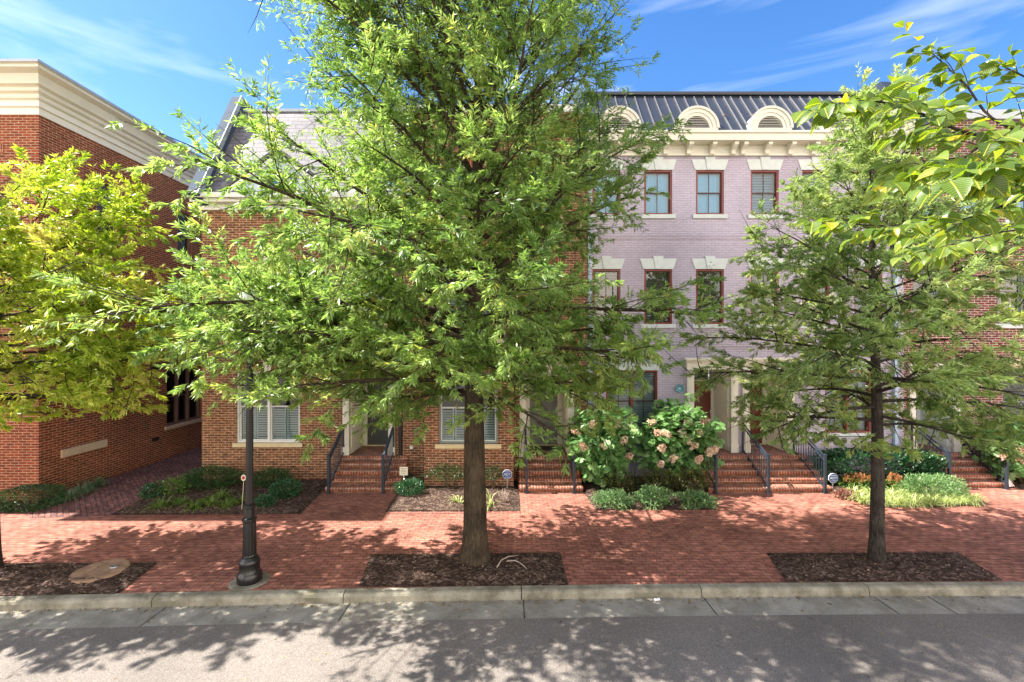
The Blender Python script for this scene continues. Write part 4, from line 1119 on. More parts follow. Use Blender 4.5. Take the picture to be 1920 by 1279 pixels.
HD, srD = lav_house('lavender painted brick row house behind the smaller tree, at the right of number 1312', 7.37, 12.70, [cpx(1434),cpx(1530),cpx(1628)],
    (10.15,11.65,1.42,3.45), (7.46,9.12), [9.05], (7.44,9.3), [cpx(x)*0.985 for x in (1395,1440,1484,1528,1572,1616,1660,1690)], [8.15,10.46,12.0], False, True)
txt('house_number', '1312', 0.15, 0.004, Vector((6.62, CY-0.094, 3.605)), FACE_Y, M['letter'], srC)
downspout(HC, 2.50, CY, 0.1, 10.3, 'pipe_blue', 0.045); downspout(HD, 12.38, CY, 0.1, 10.3, 'pipe_blue', 0.05)

# ------------------------------------------------------------------ house E (plum brick, right edge)
EX0, EY = 12.72, 14.85
HE = thing('brick_house', (17,15.4,0), 'plum red brick house at the right edge with segmental brick arches', 'house')
epx = lambda p: (p-960)*EY/F
ew = [(epx(1712),epx(1762),8.35,9.85),(epx(1800),epx(1850),8.35,9.85),(epx(1888),epx(1938),8.35,9.85),
      (epx(1712),epx(1762),4.95,6.75),(epx(1870),epx(1922),4.95,6.75)]
m = MB()
wall_panel(m, Tfront(EY), EX0, 26, 0, 11.6, ew+[(16.02,18.6,1.3,3.5),(12.93+0.19,14.57-0.19,0.69,3.31,0)], 0.13)
shell(m, EX0, 26, EY, 30, 11.6)
mk('wall', m, M['brick_e'], HE, recalc=False)
for h in ew[:3]: window(HE, Tfront(EY), *h, 'sage_frame', munt=False, blind='curtain', pane='pane_sky', sill='stone', lintel='soldier', key=False)
for h in ew[3:]: window(HE, Tfront(EY), *h, 'sage_frame', munt=False, blind='slats', bmat='blind_dark', sill='stone', lintel='soldier', key=False)
w = window(HE, Tfront(EY), 16.02,18.6,1.3,3.5, 'sage_frame', units=2, munt=False, blind=None, sill='stone')
m = MB(); cx = 17.31; rr = 1.9; zc = 3.5+0.52-rr; tym = [(16.02,3.504),(18.6,3.504)]
a1 = math.acos((18.6-cx)/rr)
arc = [(cx+rr*math.cos(a1+(math.pi-2*a1)*k/14), zc+rr*math.sin(a1+(math.pi-2*a1)*k/14)) for k in range(15)]
m.prism([(16.02,3.504),(18.6,3.504)]+arc, lambda u, z: (u,EY-0.02,z), lambda u, z: (u,EY+0.06,z)); mk('arch_panel', m, M['cream_dark'], w)
m = MB()
for k in range(30):
    t0 = a1+(math.pi-2*a1)*(k+0.07)/30; t1 = a1+(math.pi-2*a1)*(k+0.93)/30
    P = []
    for yy in (EY-0.035, EY+0.02):
        P += [(cx+(rr+0.01)*math.cos(t0),yy,zc+(rr+0.01)*math.sin(t0)),(cx+(rr+0.25)*math.cos(t0),yy,zc+(rr+0.25)*math.sin(t0)),(cx+(rr+0.25)*math.cos(t1),yy,zc+(rr+0.25)*math.sin(t1)),(cx+(rr+0.01)*math.cos(t1),yy,zc+(rr+0.01)*math.sin(t1))]
    m.hexa(P)
mk('brick_arch', m, M['brick_e'], w)
m = MB()
for q in (15.2,16.55,17.9): m.box(q-0.09,EY-0.03,7.58,q+0.09,EY-0.002,7.76)
mk('star_plates', m, M['stone'], HE)
m = MB(); m.box(EX0+0.02,EY-0.05,8.02,26,EY-0.002,8.16); mk('stone_band', m, M['stone'], HE)
m = MB(); m.box(EX0+0.02,EY-0.03,4.15,26,EY-0.002,4.42); mk('belt_course', m, M['brick_e'], HE)
m = MB(); m.box(EX0+0.36,EY-0.12,11.602,26,EY+0.3,11.9); mk('coping', m, M['coping'], HE)
m = MB(); m.box(EX0+0.35,EY+0.3,11.0,25.9,29.9,11.4); mk('roof', m, M['coping'], HE)
doorway(HE, None, 12.93, 14.57, 0.8, 3.3, EY, 16.0, pil=0.2, dmat='dark_door', du=(13.28,14.2), panel_mat='stone')
stoop(HE, 12.85, 14.75, 13.6, EY, 16.0, lx0=13.13, lx1=14.37, run=0.25)
railing(HE, 12.98, 13.5, 14.76, 0, 0.8); railing(HE, 14.68, 13.5, 14.76, 0, 0.8)

# ------------------------------------------------------------------ street lamp
LX, LY = gp(468, 1090)
LP = thing('street_lamp', (LX,LY,0), 'black fluted cast iron street lamp with a white acorn globe, standing at the kerb', 'street lamp')
m = MB()
m.lathe(LX,LY,[(0.0,0.205),(0.05,0.21),(0.15,0.205),(0.18,0.185),(0.20,0.172),(0.34,0.172),(0.38,0.178),(0.41,0.155),(0.45,0.135),(0.47,0.118)],32); mk('base', m, M['lamp_black'], LP, smooth=True)
m = MB(); m.lathe(LX,LY,[(0.47,0.116),(0.5,0.114),(1.08,0.108),(1.10,0.107)],32,(0.48,1.09,0.06,16))
m.lathe(LX,LY,[(1.10,0.107),(1.12,0.124),(1.16,0.124),(1.18,0.094),(1.21,0.095),(1.34,0.088),(1.36,0.112),(1.40,0.112),(1.43,0.074)],32)
m.lathe(LX,LY,[(1.43,0.066),(4.55,0.052),(4.6,0.056)],32,(1.42,4.7,0.09,16)); mk('post', m, M['lamp_black'], LP)
m = MB(); m.lathe(LX,LY,[(4.6,0.058),(4.62,0.085),(4.66,0.085),(4.70,0.06),(4.76,0.11),(4.82,0.13),(4.86,0.125)],24); mk('collar', m, M['lamp_black'], LP, smooth=True)
m = MB(); m.lathe(LX,LY,[(4.862,0.10),(4.90,0.15),(4.98,0.182),(5.08,0.19),(5.18,0.175),(5.27,0.135),(5.33,0.085),(5.36,0.04),(5.37,0.012)],24); mk('globe', m, M['globe'], LP, smooth=True)
m = MB(); m.lathe(LX,LY,[(5.371,0.03),(5.39,0.03),(5.43,0.012),(5.47,0.004)],12); mk('finial', m, M['lamp_black'], LP, smooth=True)
m = MB(); m.lathe(LX,LY,[(0.0008,0.34),(0.012,0.30),(0.013,0.24)],20); mk('footing', m, M['kerb'], LP)

# ------------------------------------------------------------------ signs, sticks, small things
def oct_sign(px, ytop, ybase, Y, label, tilt=0.0, r=0.145):
    x = (px-960)*Y/F; zc = CAMZ-(ytop-640)*Y/F
    t = thing('yard_sign', (x,Y,0), label, 'yard sign', 'blue octagonal security yard signs')
    f = MB(); pts = [(r*math.cos(R(22.5+45*k)), r*math.sin(R(22.5+45*k))) for k in range(8)]
    f.prism(pts, lambda a, b: (x+a,Y-0.010,zc+b), lambda a, b: (x+a,Y+0.010,zc+b)); o = mk('sign_rim', f, M['sign_white'], t)
    f = MB(); f.prism([(p[0]*0.93,p[1]*0.93) for p in pts], lambda a, b: (x+a,Y-0.014,zc+b), lambda a, b: (x+a,Y-0.011,zc+b)); mk('sign_face', f, M['sign_blue'], t)
    txt('lettering', 'ADT', 0.098, 0.002, Vector((x,Y-0.018,zc)), FACE_Y, M['sign_white'], t)
    f = MB(); f.box(x-0.07,Y-0.0165,zc+0.072,x+0.07,Y-0.0145,zc+0.082); f.box(x-0.07,Y-0.0165,zc-0.082,x+0.07,Y-0.0145,zc-0.072); mk('rule_line', f, M['sign_white'], t)
    f = MB(); f.box(x-0.012,Y+0.011,0.0,x+0.012,Y+0.02,zc+0.05); mk('post', f, M['galv'], t)
oct_sign(951, 890, 920, 13.3, 'blue octagonal yard sign in the mulch left of the grey door steps')
oct_sign(1562, 897, 920, 13.2, 'blue octagonal yard sign in front of the dark laurel hedge')
x = (757-960)*13.25/F
t = thing('yard_sign', (x,13.25,0), 'small cream rectangular yard sign on a thin white post beside the left steps', 'yard sign')
m = MB(); zc = CAMZ-(884-640)*13.25/F; m.box(x-0.12,13.24,zc-0.12,x+0.12,13.25,zc+0.12); b0 = mk('sign_face', m, M['sign_cream'], t)
m = MB()
for k, wd in enumerate((0.08,0.06,0.085,0.05)): m.box(x-wd,13.2375,zc+0.07-0.045*k,x+wd,13.2395,zc+0.082-0.045*k)
mk('printing', m, M['sign_ink'], t)
m = MB(); m.box(x-0.01,13.251,0,x+0.01,13.262,zc); mk('post', m, M['white'], t)
Y = 11.75; x0 = (453-960)*Y/F; zt = CAMZ-(896-640)*Y/F
t = thing('driveway_marker', (x0,Y,0), 'thin pale stake with a round red reflector beside the street lamp', 'marker')
m = MB(); m.tube([(x0,Y,0),(x0+0.06,Y,zt-0.04)], 0.010, 6); mk('stake', m, M['wood_stick'], t)
m = MB(); m.lathe(0,0,[(0,0.065),(0.012,0.065)],18); m.v = [(x0+0.06+v[0],Y-0.01-v[2],zt+v[1]*1.25) for v in m.v]; mk('reflector_rim', m, M['sign_cream'], t)
m = MB(); m.lathe(0,0,[(0,0.036),(0.006,0.036)],18); m.v = [(x0+0.06+v[0],Y-0.0225-v[2],zt+v[1]*1.25) for v in m.v]; mk('reflector', m, M['bright_red'], t)
# flag by the right steps
Y = 13.55; x0 = (1890-960)*Y/F
t = thing('garden_flag', (x0,Y,0), 'tiny striped flag drooping on a stick by the right steps', 'flag')
m = MB(); m.tube([(x0,Y,0),(x0-0.03,Y,0.42)], 0.006, 6); mk('stick', m, M['wood_stick'], t)
for k in range(6):
    m = MB(); a = k/6; b = (k+1)/6
    m.quad((x0-0.02+0.02*a*6*0.5,Y-0.012,0.32-0.05*a),(x0-0.02+0.02*b*6*0.5,Y-0.012-0.01*(k%2),0.32-0.05*b),(x0+0.0+0.17*b,Y-0.012-0.02*(k%2),0.06+0.02*b),(x0+0.0+0.17*a,Y-0.012,0.06+0.02*a))
    mk('stripe', m, M['bright_red'] if k % 2 == 0 else M['sign_white'], t, recalc=False)
# round cover in the left tree pit
cx, cy = gp(188,1077)
t = thing('utility_cover', (cx,cy,0), 'sandy orange round utility cover set in the left mulch patch', 'utility cover')
m = MB(); m.lathe(cx,cy,[(0.02,0.45),(0.078,0.44),(0.088,0.42),(0.090,0.10)],36); mk('cover', m, M['cover'], t, smooth=False)
m = MB(); m.lathe(cx+0.18,cy+0.1,[(0.0905,0.07),(0.104,0.065),(0.107,0.05)],14); mk('plug', m, M['galv'], t)
# fallen sticks
def stick(pts, lab, r=0.013):
    m = MB(); m.tube(pts, [r,r*0.9,r*0.7,r*0.4][:len(pts)], 6); o = mk('fallen_stick', m, M['dead_wood'], smooth=True)
    tag(o, lab, 'stick', 'pale sticks lying in the big tree mulch patch')
def gz(px, py, z): p = gp(px, py); return (p[0], p[1], z)
stick([gz(932,1074,0.10), gz(940,1062,0.12), gz(953,1056,0.125), gz(972,1052,0.11)], 'pale crooked stick on the mulch, nearer the big trunk')
stick([gz(950,1063,0.11), gz(966,1064,0.13), gz(977,1069,0.12), gz(988,1077,0.10)], 'pale crooked stick on the mulch, pointing to the kerb')
# litter
cx, cy = gp(1232,1128,-0.14)
t = thing('crushed_can', (cx,cy,-0.14), 'small crushed white can lying in the gutter', 'can')
m = MB(); m.tube([(cx-0.05,cy,-0.115),(cx-0.01,cy+0.01,-0.118),(cx+0.05,cy+0.02,-0.112)], [0.026,0.020,0.027], 10); mk('can', m, M['sign_white'], t, smooth=True)
# wall ornament
def ornament(px, py, yw, label):
    x = (px-960)*yw/F; z = CAMZ-(py-640)*yw/F
    t = thing('wall_ornament', (x,yw,z), label, 'wall ornament', 'teal flower wall ornaments')
    m = MB()
    for k in range(7):
        a = 2*math.pi*k/7; c, s = math.cos(a), math.sin(a)
        m.prism([(0.02,-0.015),(0.10,-0.045),(0.17,0),(0.10,0.045),(0.02,0.015)], lambda u, v, c=c, s=s: (x+u*c-v*s, yw-0.02-u*0.2, z+u*s+v*c), lambda u, v, c=c, s=s: (x+u*c-v*s, yw-0.01-u*0.2, z+u*s+v*c))
    mk('petals', m, M['ornament'], t)
    m = MB(); m.lathe(0,0,[(0,0.035),(0.03,0.03),(0.05,0.01)],12); m.v = [(x+v[0],yw-0.004-v[2],z+v[1]) for v in m.v]; mk('centre', m, M['sign_white'], t)
ornament(1274, 729, CY, 'teal metal flower ornament on the lavender wall beside the 1312 entrance')
ornament(1816, 718, EY, 'teal metal flower ornament on the plum red brick wall at the right')

# ------------------------------------------------------------------ trees
def grow_tree(name, label, bx, by, H, z0, R_of_z, r_base, nl, n_leaves, leafL, leafW, leafmat, barkmat, seed, pitch_lo=-2, pitch_hi=62,
              lean=(0,0), flare=1.25, az_gain=None, bare=None, tint_clump=0.25, clump_bias=0.0, extra=(), wood_k=1.0, zden=None, pexp=0.8, clumpy=2.2, roll=62, env=None):
    rg = np.random.default_rng(seed); rd = random.Random(seed)
    T = thing(name, (bx,by,0), label, 'tree')
    wood = MB()
    def tr_pt(z):
        f = z/H
        return np.array([bx+lean[0]*f+0.10*math.sin(z*0.55+seed)*f, by+lean[1]*f+0.08*math.cos(z*0.7+seed)*f, z])
    def tr_r(z): 
        f = z/H
        r = r_base*(1-f)**1.05*0.95+0.012
        if z < 0.7: r *= 1+(flare-1)*((0.7-z)/0.7)**2
        return r
    zs = [-0.05,0.08,0.2,0.4,0.7,1.1,1.6,2.1]+list(np.linspace(2.6,H,18))
    wood.tube([tr_pt(z) for z in zs], [tr_r(max(z,0)) for z in zs], 18)
    twigs = []          # (start, end, dead)
    up = np.array([0,0,1.0])
    def path(p, d, L, nseg, sag, wob):
        pts = [p]; d = d/np.linalg.norm(d)
        for i in range(nseg):
            d = d + np.array([rd.gauss(0,wob), rd.gauss(0,wob), rd.gauss(0,wob*0.6)+sag/nseg])
            d = d/np.linalg.norm(d); p = p + d*L/nseg; pts.append(p)
        return pts
    def along(pts, s):
        k = s*(len(pts)-1); i = min(int(k), len(pts)-2); f = k-i
        return pts[i]*(1-f)+pts[i+1]*f, (pts[i+1]-pts[i])/np.linalg.norm(pts[i+1]-pts[i])
    limbs = []
    for i in range(nl):
        f = (i+0.5)/nl
        z = z0+(H*0.95-z0)*f**1.05
        az = i*2.39996+rd.uniform(-0.25,0.25)+seed
        limbs.append((z, az, f, rd.uniform(0.78,1.12)))
    for e in extra: limbs.append(e)
    for (z, az, f, lf) in limbs:
        pit = R(pitch_lo+(pitch_hi-pitch_lo)*min(1,f)**pexp + rd.uniform(-7,7))
        L = R_of_z(z)*lf/max(0.45,math.cos(pit))
        if az_gain: L *= az_gain(az, z)
        d = np.array([math.cos(az)*math.cos(pit), math.sin(az)*math.cos(pit), math.sin(pit)+0.12])
        lp = path(tr_pt(z), d, L, 8, (-0.35 if f < 0.4 else 0.15), 0.07)
        if env:
            keep = [q for q in lp if env(q)]
            k_ = len(keep)
            if k_ < 4: continue
            if k_ < 9: lp = [np.array([np.interp(u, range(k_), [q[c] for q in lp[:k_]]) for c in range(3)]) for u in np.linspace(0, k_-1, 9)]
            L = L*min(1.0, k_/9)
        r0 = min(tr_r(z)*0.55, 0.016+0.013*L)*wood_k
        wood.tube(lp, [r0*(1-0.85*k/8)+0.004 for k in range(9)], 6, cap=False)
        dead = bare is not None and bare(lp[-1])
        ns = max(5, int(L/0.21)); sd = 1
        for k in range(ns):
            s = 0.16+0.84*(k+rd.random()*0.8)/ns
            if s > 1: continue
            p, t = along(lp, s); sd = -sd
            side = np.cross(t, up); side /= np.linalg.norm(side)+1e-9
            rl = R(rd.uniform(-roll,roll)); side = side*math.cos(rl)+np.cross(side, t)*math.sin(rl)
            ang = R(rd.uniform(32,68))
            d = t*math.cos(ang)+side*sd*math.sin(ang)+up*rd.uniform(-0.28,0.34)
            l2 = min(1.7, (0.22+0.42*(1-s)**0.8)*L*rd.uniform(0.55,1.1)+0.22)
            if s < 0.35: l2 *= 0.75
            sp = path(p, d, l2, 4, -0.12, 0.10)
            r1 = max(0.004, min(r0*0.45, 0.004+0.006*l2))
            wood.tube(sp, [r1,r1*0.8,r1*0.6,r1*0.45,0.002], 4, cap=False)
            nt = max(3, int(l2/0.115)); s2 = 1
            for q in range(nt+1):
                ss = 0.12+0.88*q/nt
                p2, t2 = along(sp, min(ss,0.999)); s2 = -s2
                sd2 = np.cross(t2, up); sd2 /= np.linalg.norm(sd2)+1e-9
                rl = R(rd.uniform(-roll,roll)); sd2 = sd2*math.cos(rl)+np.cross(sd2, t2)*math.sin(rl)
                a2 = R(rd.uniform(25,60)) if q < nt else 0
                d2 = t2*math.cos(a2)+sd2*s2*math.sin(a2)+up*rd.uniform(-0.35,0.32)
                d2 /= np.linalg.norm(d2)
                l3 = rd.uniform(0.14,0.42)*(1.15-0.4*ss)
                e = p2+d2*l3
                if env and not env(e): continue
                if q % 2 == 0 or dead: wood.tube([p2,(p2+e)/2+up*rd.uniform(-0.02,0.02),e], [0.0032,0.0024,0.0012], 3, cap=False)
                twigs.append((p2, e, 1.0 if dead and rd.random() < 0.93 else 0.0))
        # leader tip
        twigs.append((lp[-2], lp[-1]+(lp[-1]-lp[-2])*0.3, 1.0 if dead else 0.0))
    mk('trunk', wood, barkmat, T, smooth=True, recalc=False)
    A = np.array([t[0] for t in twigs]); B = np.array([t[1] for t in twigs]); dead = np.array([t[2] for t in twigs])
    ok = dead < 0.5; A = A[ok]; B = B[ok]
    ln = np.linalg.norm(B-A, axis=1)
    pr = (ln+0.08)
    if zden: pr = pr*np.array([zden(a[2]) for a in A])
    cw = np.array([mn.noise((m_[0]*1.15+seed,m_[1]*1.15,m_[2]*1.5))+0.5*mn.noise((m_[0]*2.7,m_[1]*2.7+seed,m_[2]*3.3)) for m_ in (A+B)/2])
    pr = pr*np.clip(0.62+clumpy*cw, 0.04, 1.9)
    pr /= pr.sum()
    idx = rg.choice(len(A), n_leaves, p=pr)
    clump = np.array([mn.noise((a[0]*0.9,a[1]*0.9,a[2]*0.9+seed)) for a in A])
    clump2 = rg.normal(size=len(A))*0.10
    s = rg.uniform(0.05,1.0,n_leaves)**0.8
    ax = unit(B-A)[idx]
    P = A[idx]+(B-A)[idx]*s[:,None]
    rnd = unit(rg.normal(size=(n_leaves,3)))
    perp = unit(np.cross(ax, rnd)); perp[:,2] *= 0.6
    spread = rg.uniform(0.5,1.25,n_leaves)[:,None]
    D = ax*0.85+perp*spread+np.array([0,0,-0.16]); D = unit(D)
    Nn = unit(np.array([0,0,1.0])*0.75+rg.normal(size=(n_leaves,3))*0.6)
    sz = rg.uniform(0.65,1.15,n_leaves)
    tint = np.clip(0.45+clump_bias+tint_clump*clump[idx]*2+clump2[idx]+rg.normal(size=n_leaves)*0.17, 0, 0.97)
    tint[rg.random(n_leaves) < 0.006] = 1.0
    leaves('crown', P, D, Nn, leafL*sz, leafW*sz, tint, 'lance', leafmat, T)
    return T

def interp(tab):
    xs_, ys_ = zip(*tab)
    return lambda z: float(np.interp(z, xs_, ys_))
_lo = interp([(2.6,-4.2),(3.3,-5.2),(4,-6.0),(5,-6.3),(6.2,-5.6),(7.2,-4.7),(8.5,-4.6),(10,-4.8),(12,-4.3),(13.6,-3)])
_hi = interp([(2.6,1.6),(3.3,2.2),(4,2.9),(5,3.8),(6.5,4.3),(7.5,3.5),(8.5,3.0),(10,2.9),(12,2.4),(13.6,1.5)])
_rlo = interp([(2.5,4.7),(3.7,3.7),(4.6,4.0),(5.4,5.0),(6.5,5.2),(7.3,5.8),(8.3,6.4),(9.8,6.9)])
def env_right(p): return p[0] > _rlo(p[2]) and p[2] > 2.35 and p[0] < 14.5-0.62*p[2]
_yhi = interp([(2.6,-7.4),(3.3,-6.8),(5,-6.5),(6,-6.8),(7.3,-7.5),(8.5,-8.3)])
def env_left(p): return p[0] < _yhi(p[2]) and p[2] > 2.85
def env_mid(p): return _lo(p[2]) < p[0] < _hi(p[2]) and p[2] > 2.5
cxT, cyT = gp(891,1052)
grow_tree('willow_oak_tree', 'large green narrow leaved oak tree in the middle, its thick trunk in the mulch patch', cxT, 9.1, 13.4, 3.3,
    interp([(2.9,3.2),(3.8,3.9),(5.5,4.5),(7.0,4.2),(8.5,3.8),(10,3.3),(12,2.5),(13.5,0.9)]), 0.25, 98, 375000, 0.125, 0.026, M['oak_leaf'], M['bark'], 3,
    pitch_lo=-9, pitch_hi=58, env=env_mid, az_gain=lambda az, z: (1.06+(0.06+0.22*min(1,max(0,(z-6)/2)))*(-math.cos(az)))*(1-0.33*max(0,-math.sin(az)))*(1-0.2*max(0,math.sin(az)))*(1-0.7*max(0,-math.cos(az))*max(0,math.sin(az))),
    flare=1.38, wood_k=0.8,
    zden=interp([(2,1.15),(5.5,1.2),(7.5,0.82),(10,0.52),(14,0.42)]), pexp=0.62, extra=((4.1,3.55,0.22,1.30),(4.8,3.42,0.28,1.34),(5.3,3.62,0.3,1.2),(4.6,2.95,0.25,1.25),(3.6,2.9,0.08,1.0),(3.8,3.3,0.08,1.05),(4.0,3.72,0.12,1.2),(3.4,2.5,0.03,1.0),(3.6,0.3,0.05,1.0),(3.9,-0.3,0.08,1.05),(4.4,3.15,0.12,1.2),(7.4,3.0,0.9,1.0),(8.0,3.5,0.88,0.95),(8.6,2.8,0.82,1.05),(9.2,3.3,0.8,1.15)), clumpy=1.5)
grow_tree('young_oak_tree', 'smaller slim trunked oak tree before the lavender house', gp(1643,1052)[0], 9.1, 9.3, 2.5,
    interp([(2.5,2.4),(3.0,3.0),(4.2,3.3),(5.2,2.6),(6.2,1.9),(7.5,1.15),(9.5,0.3)]), 0.128, 62, 150000, 0.115, 0.024, M['oak_leaf_r'], M['bark_r'], 8,
    pitch_lo=-8, pitch_hi=50, wood_k=0.7, clumpy=1.7, env=env_right, clump_bias=0.12, az_gain=lambda az, z: (1-0.28*max(0,-math.sin(az))))
grow_tree('yellowing_oak_tree', 'yellow green oak tree at the left edge with bare twigs near its top', -10.0, 8.75, 7.7, 2.9,
    interp([(2.8,2.7),(3.5,3.2),(5.0,3.3),(6.0,2.8),(7.0,1.9),(9.0,0.5)]), 0.12, 62, 175000, 0.12, 0.028, M['yellow_leaf'], M['bark_r'], 21,
    pitch_lo=-10, pitch_hi=20, env=env_left, bare=lambda p: p[2] > 6.9 and p[0] < -8.8, clump_bias=0.18, clumpy=1.3, wood_k=0.75, az_gain=lambda az, z: (1-0.45*max(0,-math.sin(az)))*(1-0.3*max(0,math.sin(az))))

# ------------------------------------------------------------------ near branch of broad leaved tree at the right
ET = thing('elm_tree', (6.2,1.6,-0.06), 'broad leaved tree whose near yellow green boughs reach in at the upper right', 'tree')
rd = random.Random(5); rg = np.random.default_rng(5)
wood = MB()
wood.tube([(6.2,1.6,-0.1),(6.15,1.6,1.5),(6.2,1.65,3.2),(6.1,1.7,4.6),(6.2,1.6,6.5),(6.3,1.5,8.0)], [0.24,0.19,0.17,0.14,0.09,0.03], 14)
LP_, LD_, LT_, LS_ = [], [], [], []
def bough(pxs, r0, r1, fork=True, dens=1.0, tw=(0.2,0.5), hang=-0.35):
    pts = [np.array(at(a,b,c)) for a,b,c in pxs]
    # smooth resample
    out = []
    for i in range(len(pts)-1):
        p0 = pts[max(i-1,0)]; p1 = pts[i]; p2 = pts[i+1]; p3 = pts[min(i+2,len(pts)-1)]
        for k in range(4):
            t = k/4; out.append(0.5*((2*p1)+(-p0+p2)*t+(2*p0-5*p1+4*p2-p3)*t*t+(-p0+3*p1-3*p2+p3)*t**3))
    out.append(pts[-1]); n = len(out)
    wood.tube(out, [r0+(r1-r0)*i/(n-1) for i in range(n)], 8)
    tot = sum(np.linalg.norm(out[i+1]-out[i]) for i in range(n-1))
    def put(p, ax, nl):
        sd = 1
        L = np.linalg.norm(ax); ax = ax/L
        side = np.cross(ax, [0,0,1.0]); side /= np.linalg.norm(side)
        for q in range(nl):
            s = (q+0.6)/nl; sd = -sd
            LP_.append(p+ax*L*s); d = ax*0.75+side*sd*rd.uniform(0.45,1.0)+np.array([0,0,rd.uniform(hang-0.25,hang+0.3)])
            LD_.append(d); LS_.append(rd.uniform(0.7,1.15)*(1.05-0.25*s)); LT_.append(min(0.97,max(0,rd.gauss(0.42,0.22))) if rd.random() > 0.03 else 1.0)
        LP_.append(p+ax*L); LD_.append(ax+np.array([0,0,hang*0.5])); LS_.append(rd.uniform(0.6,0.9)); LT_.append(rd.uniform(0.4,0.9))
    nt = int(tot/0.055*dens); sd = 1
    for k in range(nt):
        i = min(n-2, int((0.12+0.88*k/nt)*(n-1))); p = out[i]*(1-0.5)+out[i+1]*0.5; t = out[i+1]-out[i]; t = t/np.linalg.norm(t); sd = -sd
        side = np.cross(t, [0,0,1.0]); side /= np.linalg.norm(side)+1e-9
        d = t*rd.uniform(0.5,0.9)+side*sd*rd.uniform(0.4,0.9)+np.array([0,0,rd.uniform(-0.5,0.45)])
        d /= np.linalg.norm(d); l = rd.uniform(*tw)*(1.1-0.6*k/nt)
        if fork:
            e = p+d*l; wood.tube([p,(p+e)/2+np.array([0,0,0.01]),e], [max(0.0022,r1*0.7),0.002,0.001], 5); put(p, e-p, max(3,int(l/0.042)))
    t = out[-1]-out[-3]; put(out[-2], t/np.linalg.norm(t)*0.22, 5)
R0 = (2300,330,2.3)
# boughs in photo coordinates with distances 1.5 to 3 m
bough([R0,(2080,285,2.2),(1920,264,2.1),(1815,250,2.0),(1730,215,1.95),(1640,190,1.85),(1565,198,1.75)], 0.011, 0.003, tw=(0.10,0.24))
bough([(1960,268,2.25),(1860,222,2.3),(1815,165,2.35),(1780,130,2.4),(1745,98,2.4)], 0.007, 0.0022, tw=(0.12,0.26), dens=0.8)
bough([(2100,260,2.6),(1990,200,2.6),(1930,150,2.6),(1880,125,2.65)], 0.008, 0.003, tw=(0.15,0.3), dens=0.8)
bough([R0,(2100,360,2.3),(1920,375,2.2),(1850,400,2.15),(1765,420,2.1),(1670,424,2.0),(1585,420,1.95)], 0.009, 0.0025, tw=(0.10,0.24), dens=0.8)
bough([(2200,420,2.8),(2000,430,2.7),(1900,432,2.6),(1800,455,2.5),(1740,470,2.45)], 0.007, 0.0025, tw=(0.12,0.28), dens=0.65)
bough([(1930,262,2.05),(1850,270,1.85),(1800,300,1.75),(1740,310,1.7),(1700,330,1.65)], 0.006, 0.0025, tw=(0.08,0.2), dens=0.9)
bough([R0,(2050,330,1.6),(1950,325,1.45),(1880,318,1.38),(1820,330,1.34)], 0.006, 0.0025, tw=(0.06,0.15), dens=0.9)
bough([(2150,250,3.0),(2000,262,3.0),(1930,290,3.0),(1850,340,2.9)], 0.008, 0.003, tw=(0.2,0.4), dens=0.7)
# limbs that tie the boughs back to the trunk outside the frame
for e, zz in ((at(2300,330,2.3), 3.9), (at(2200,420,2.8), 3.7), (at(2150,250,3.0), 4.3), (at(2100,260,2.6), 4.3)):
    wood.tube([(6.15,1.62,zz-0.3),(5.2,1.9,zz+0.15),((5.2+e[0])/2,(1.9+e[1])/2,(zz+0.3+e[2])/2),e], [0.06,0.04,0.025,0.010], 8)
mk('trunk', wood, M['bark_r'], ET, smooth=True, recalc=False)
LPa = np.array(LP_); LDa = unit(np.array(LD_)); n = len(LPa)
Nn = unit(np.array([0,0,1.0])+rg.normal(size=(n,3))*0.52+np.array([-0.15,-0.3,0]))
Ls = np.array(LS_)*0.092
leaves('crown', LPa, LDa, Nn, Ls, Ls*0.9, np.array(LT_), 'elm', M['elm_leaf'], ET, uv=True, smooth=True)

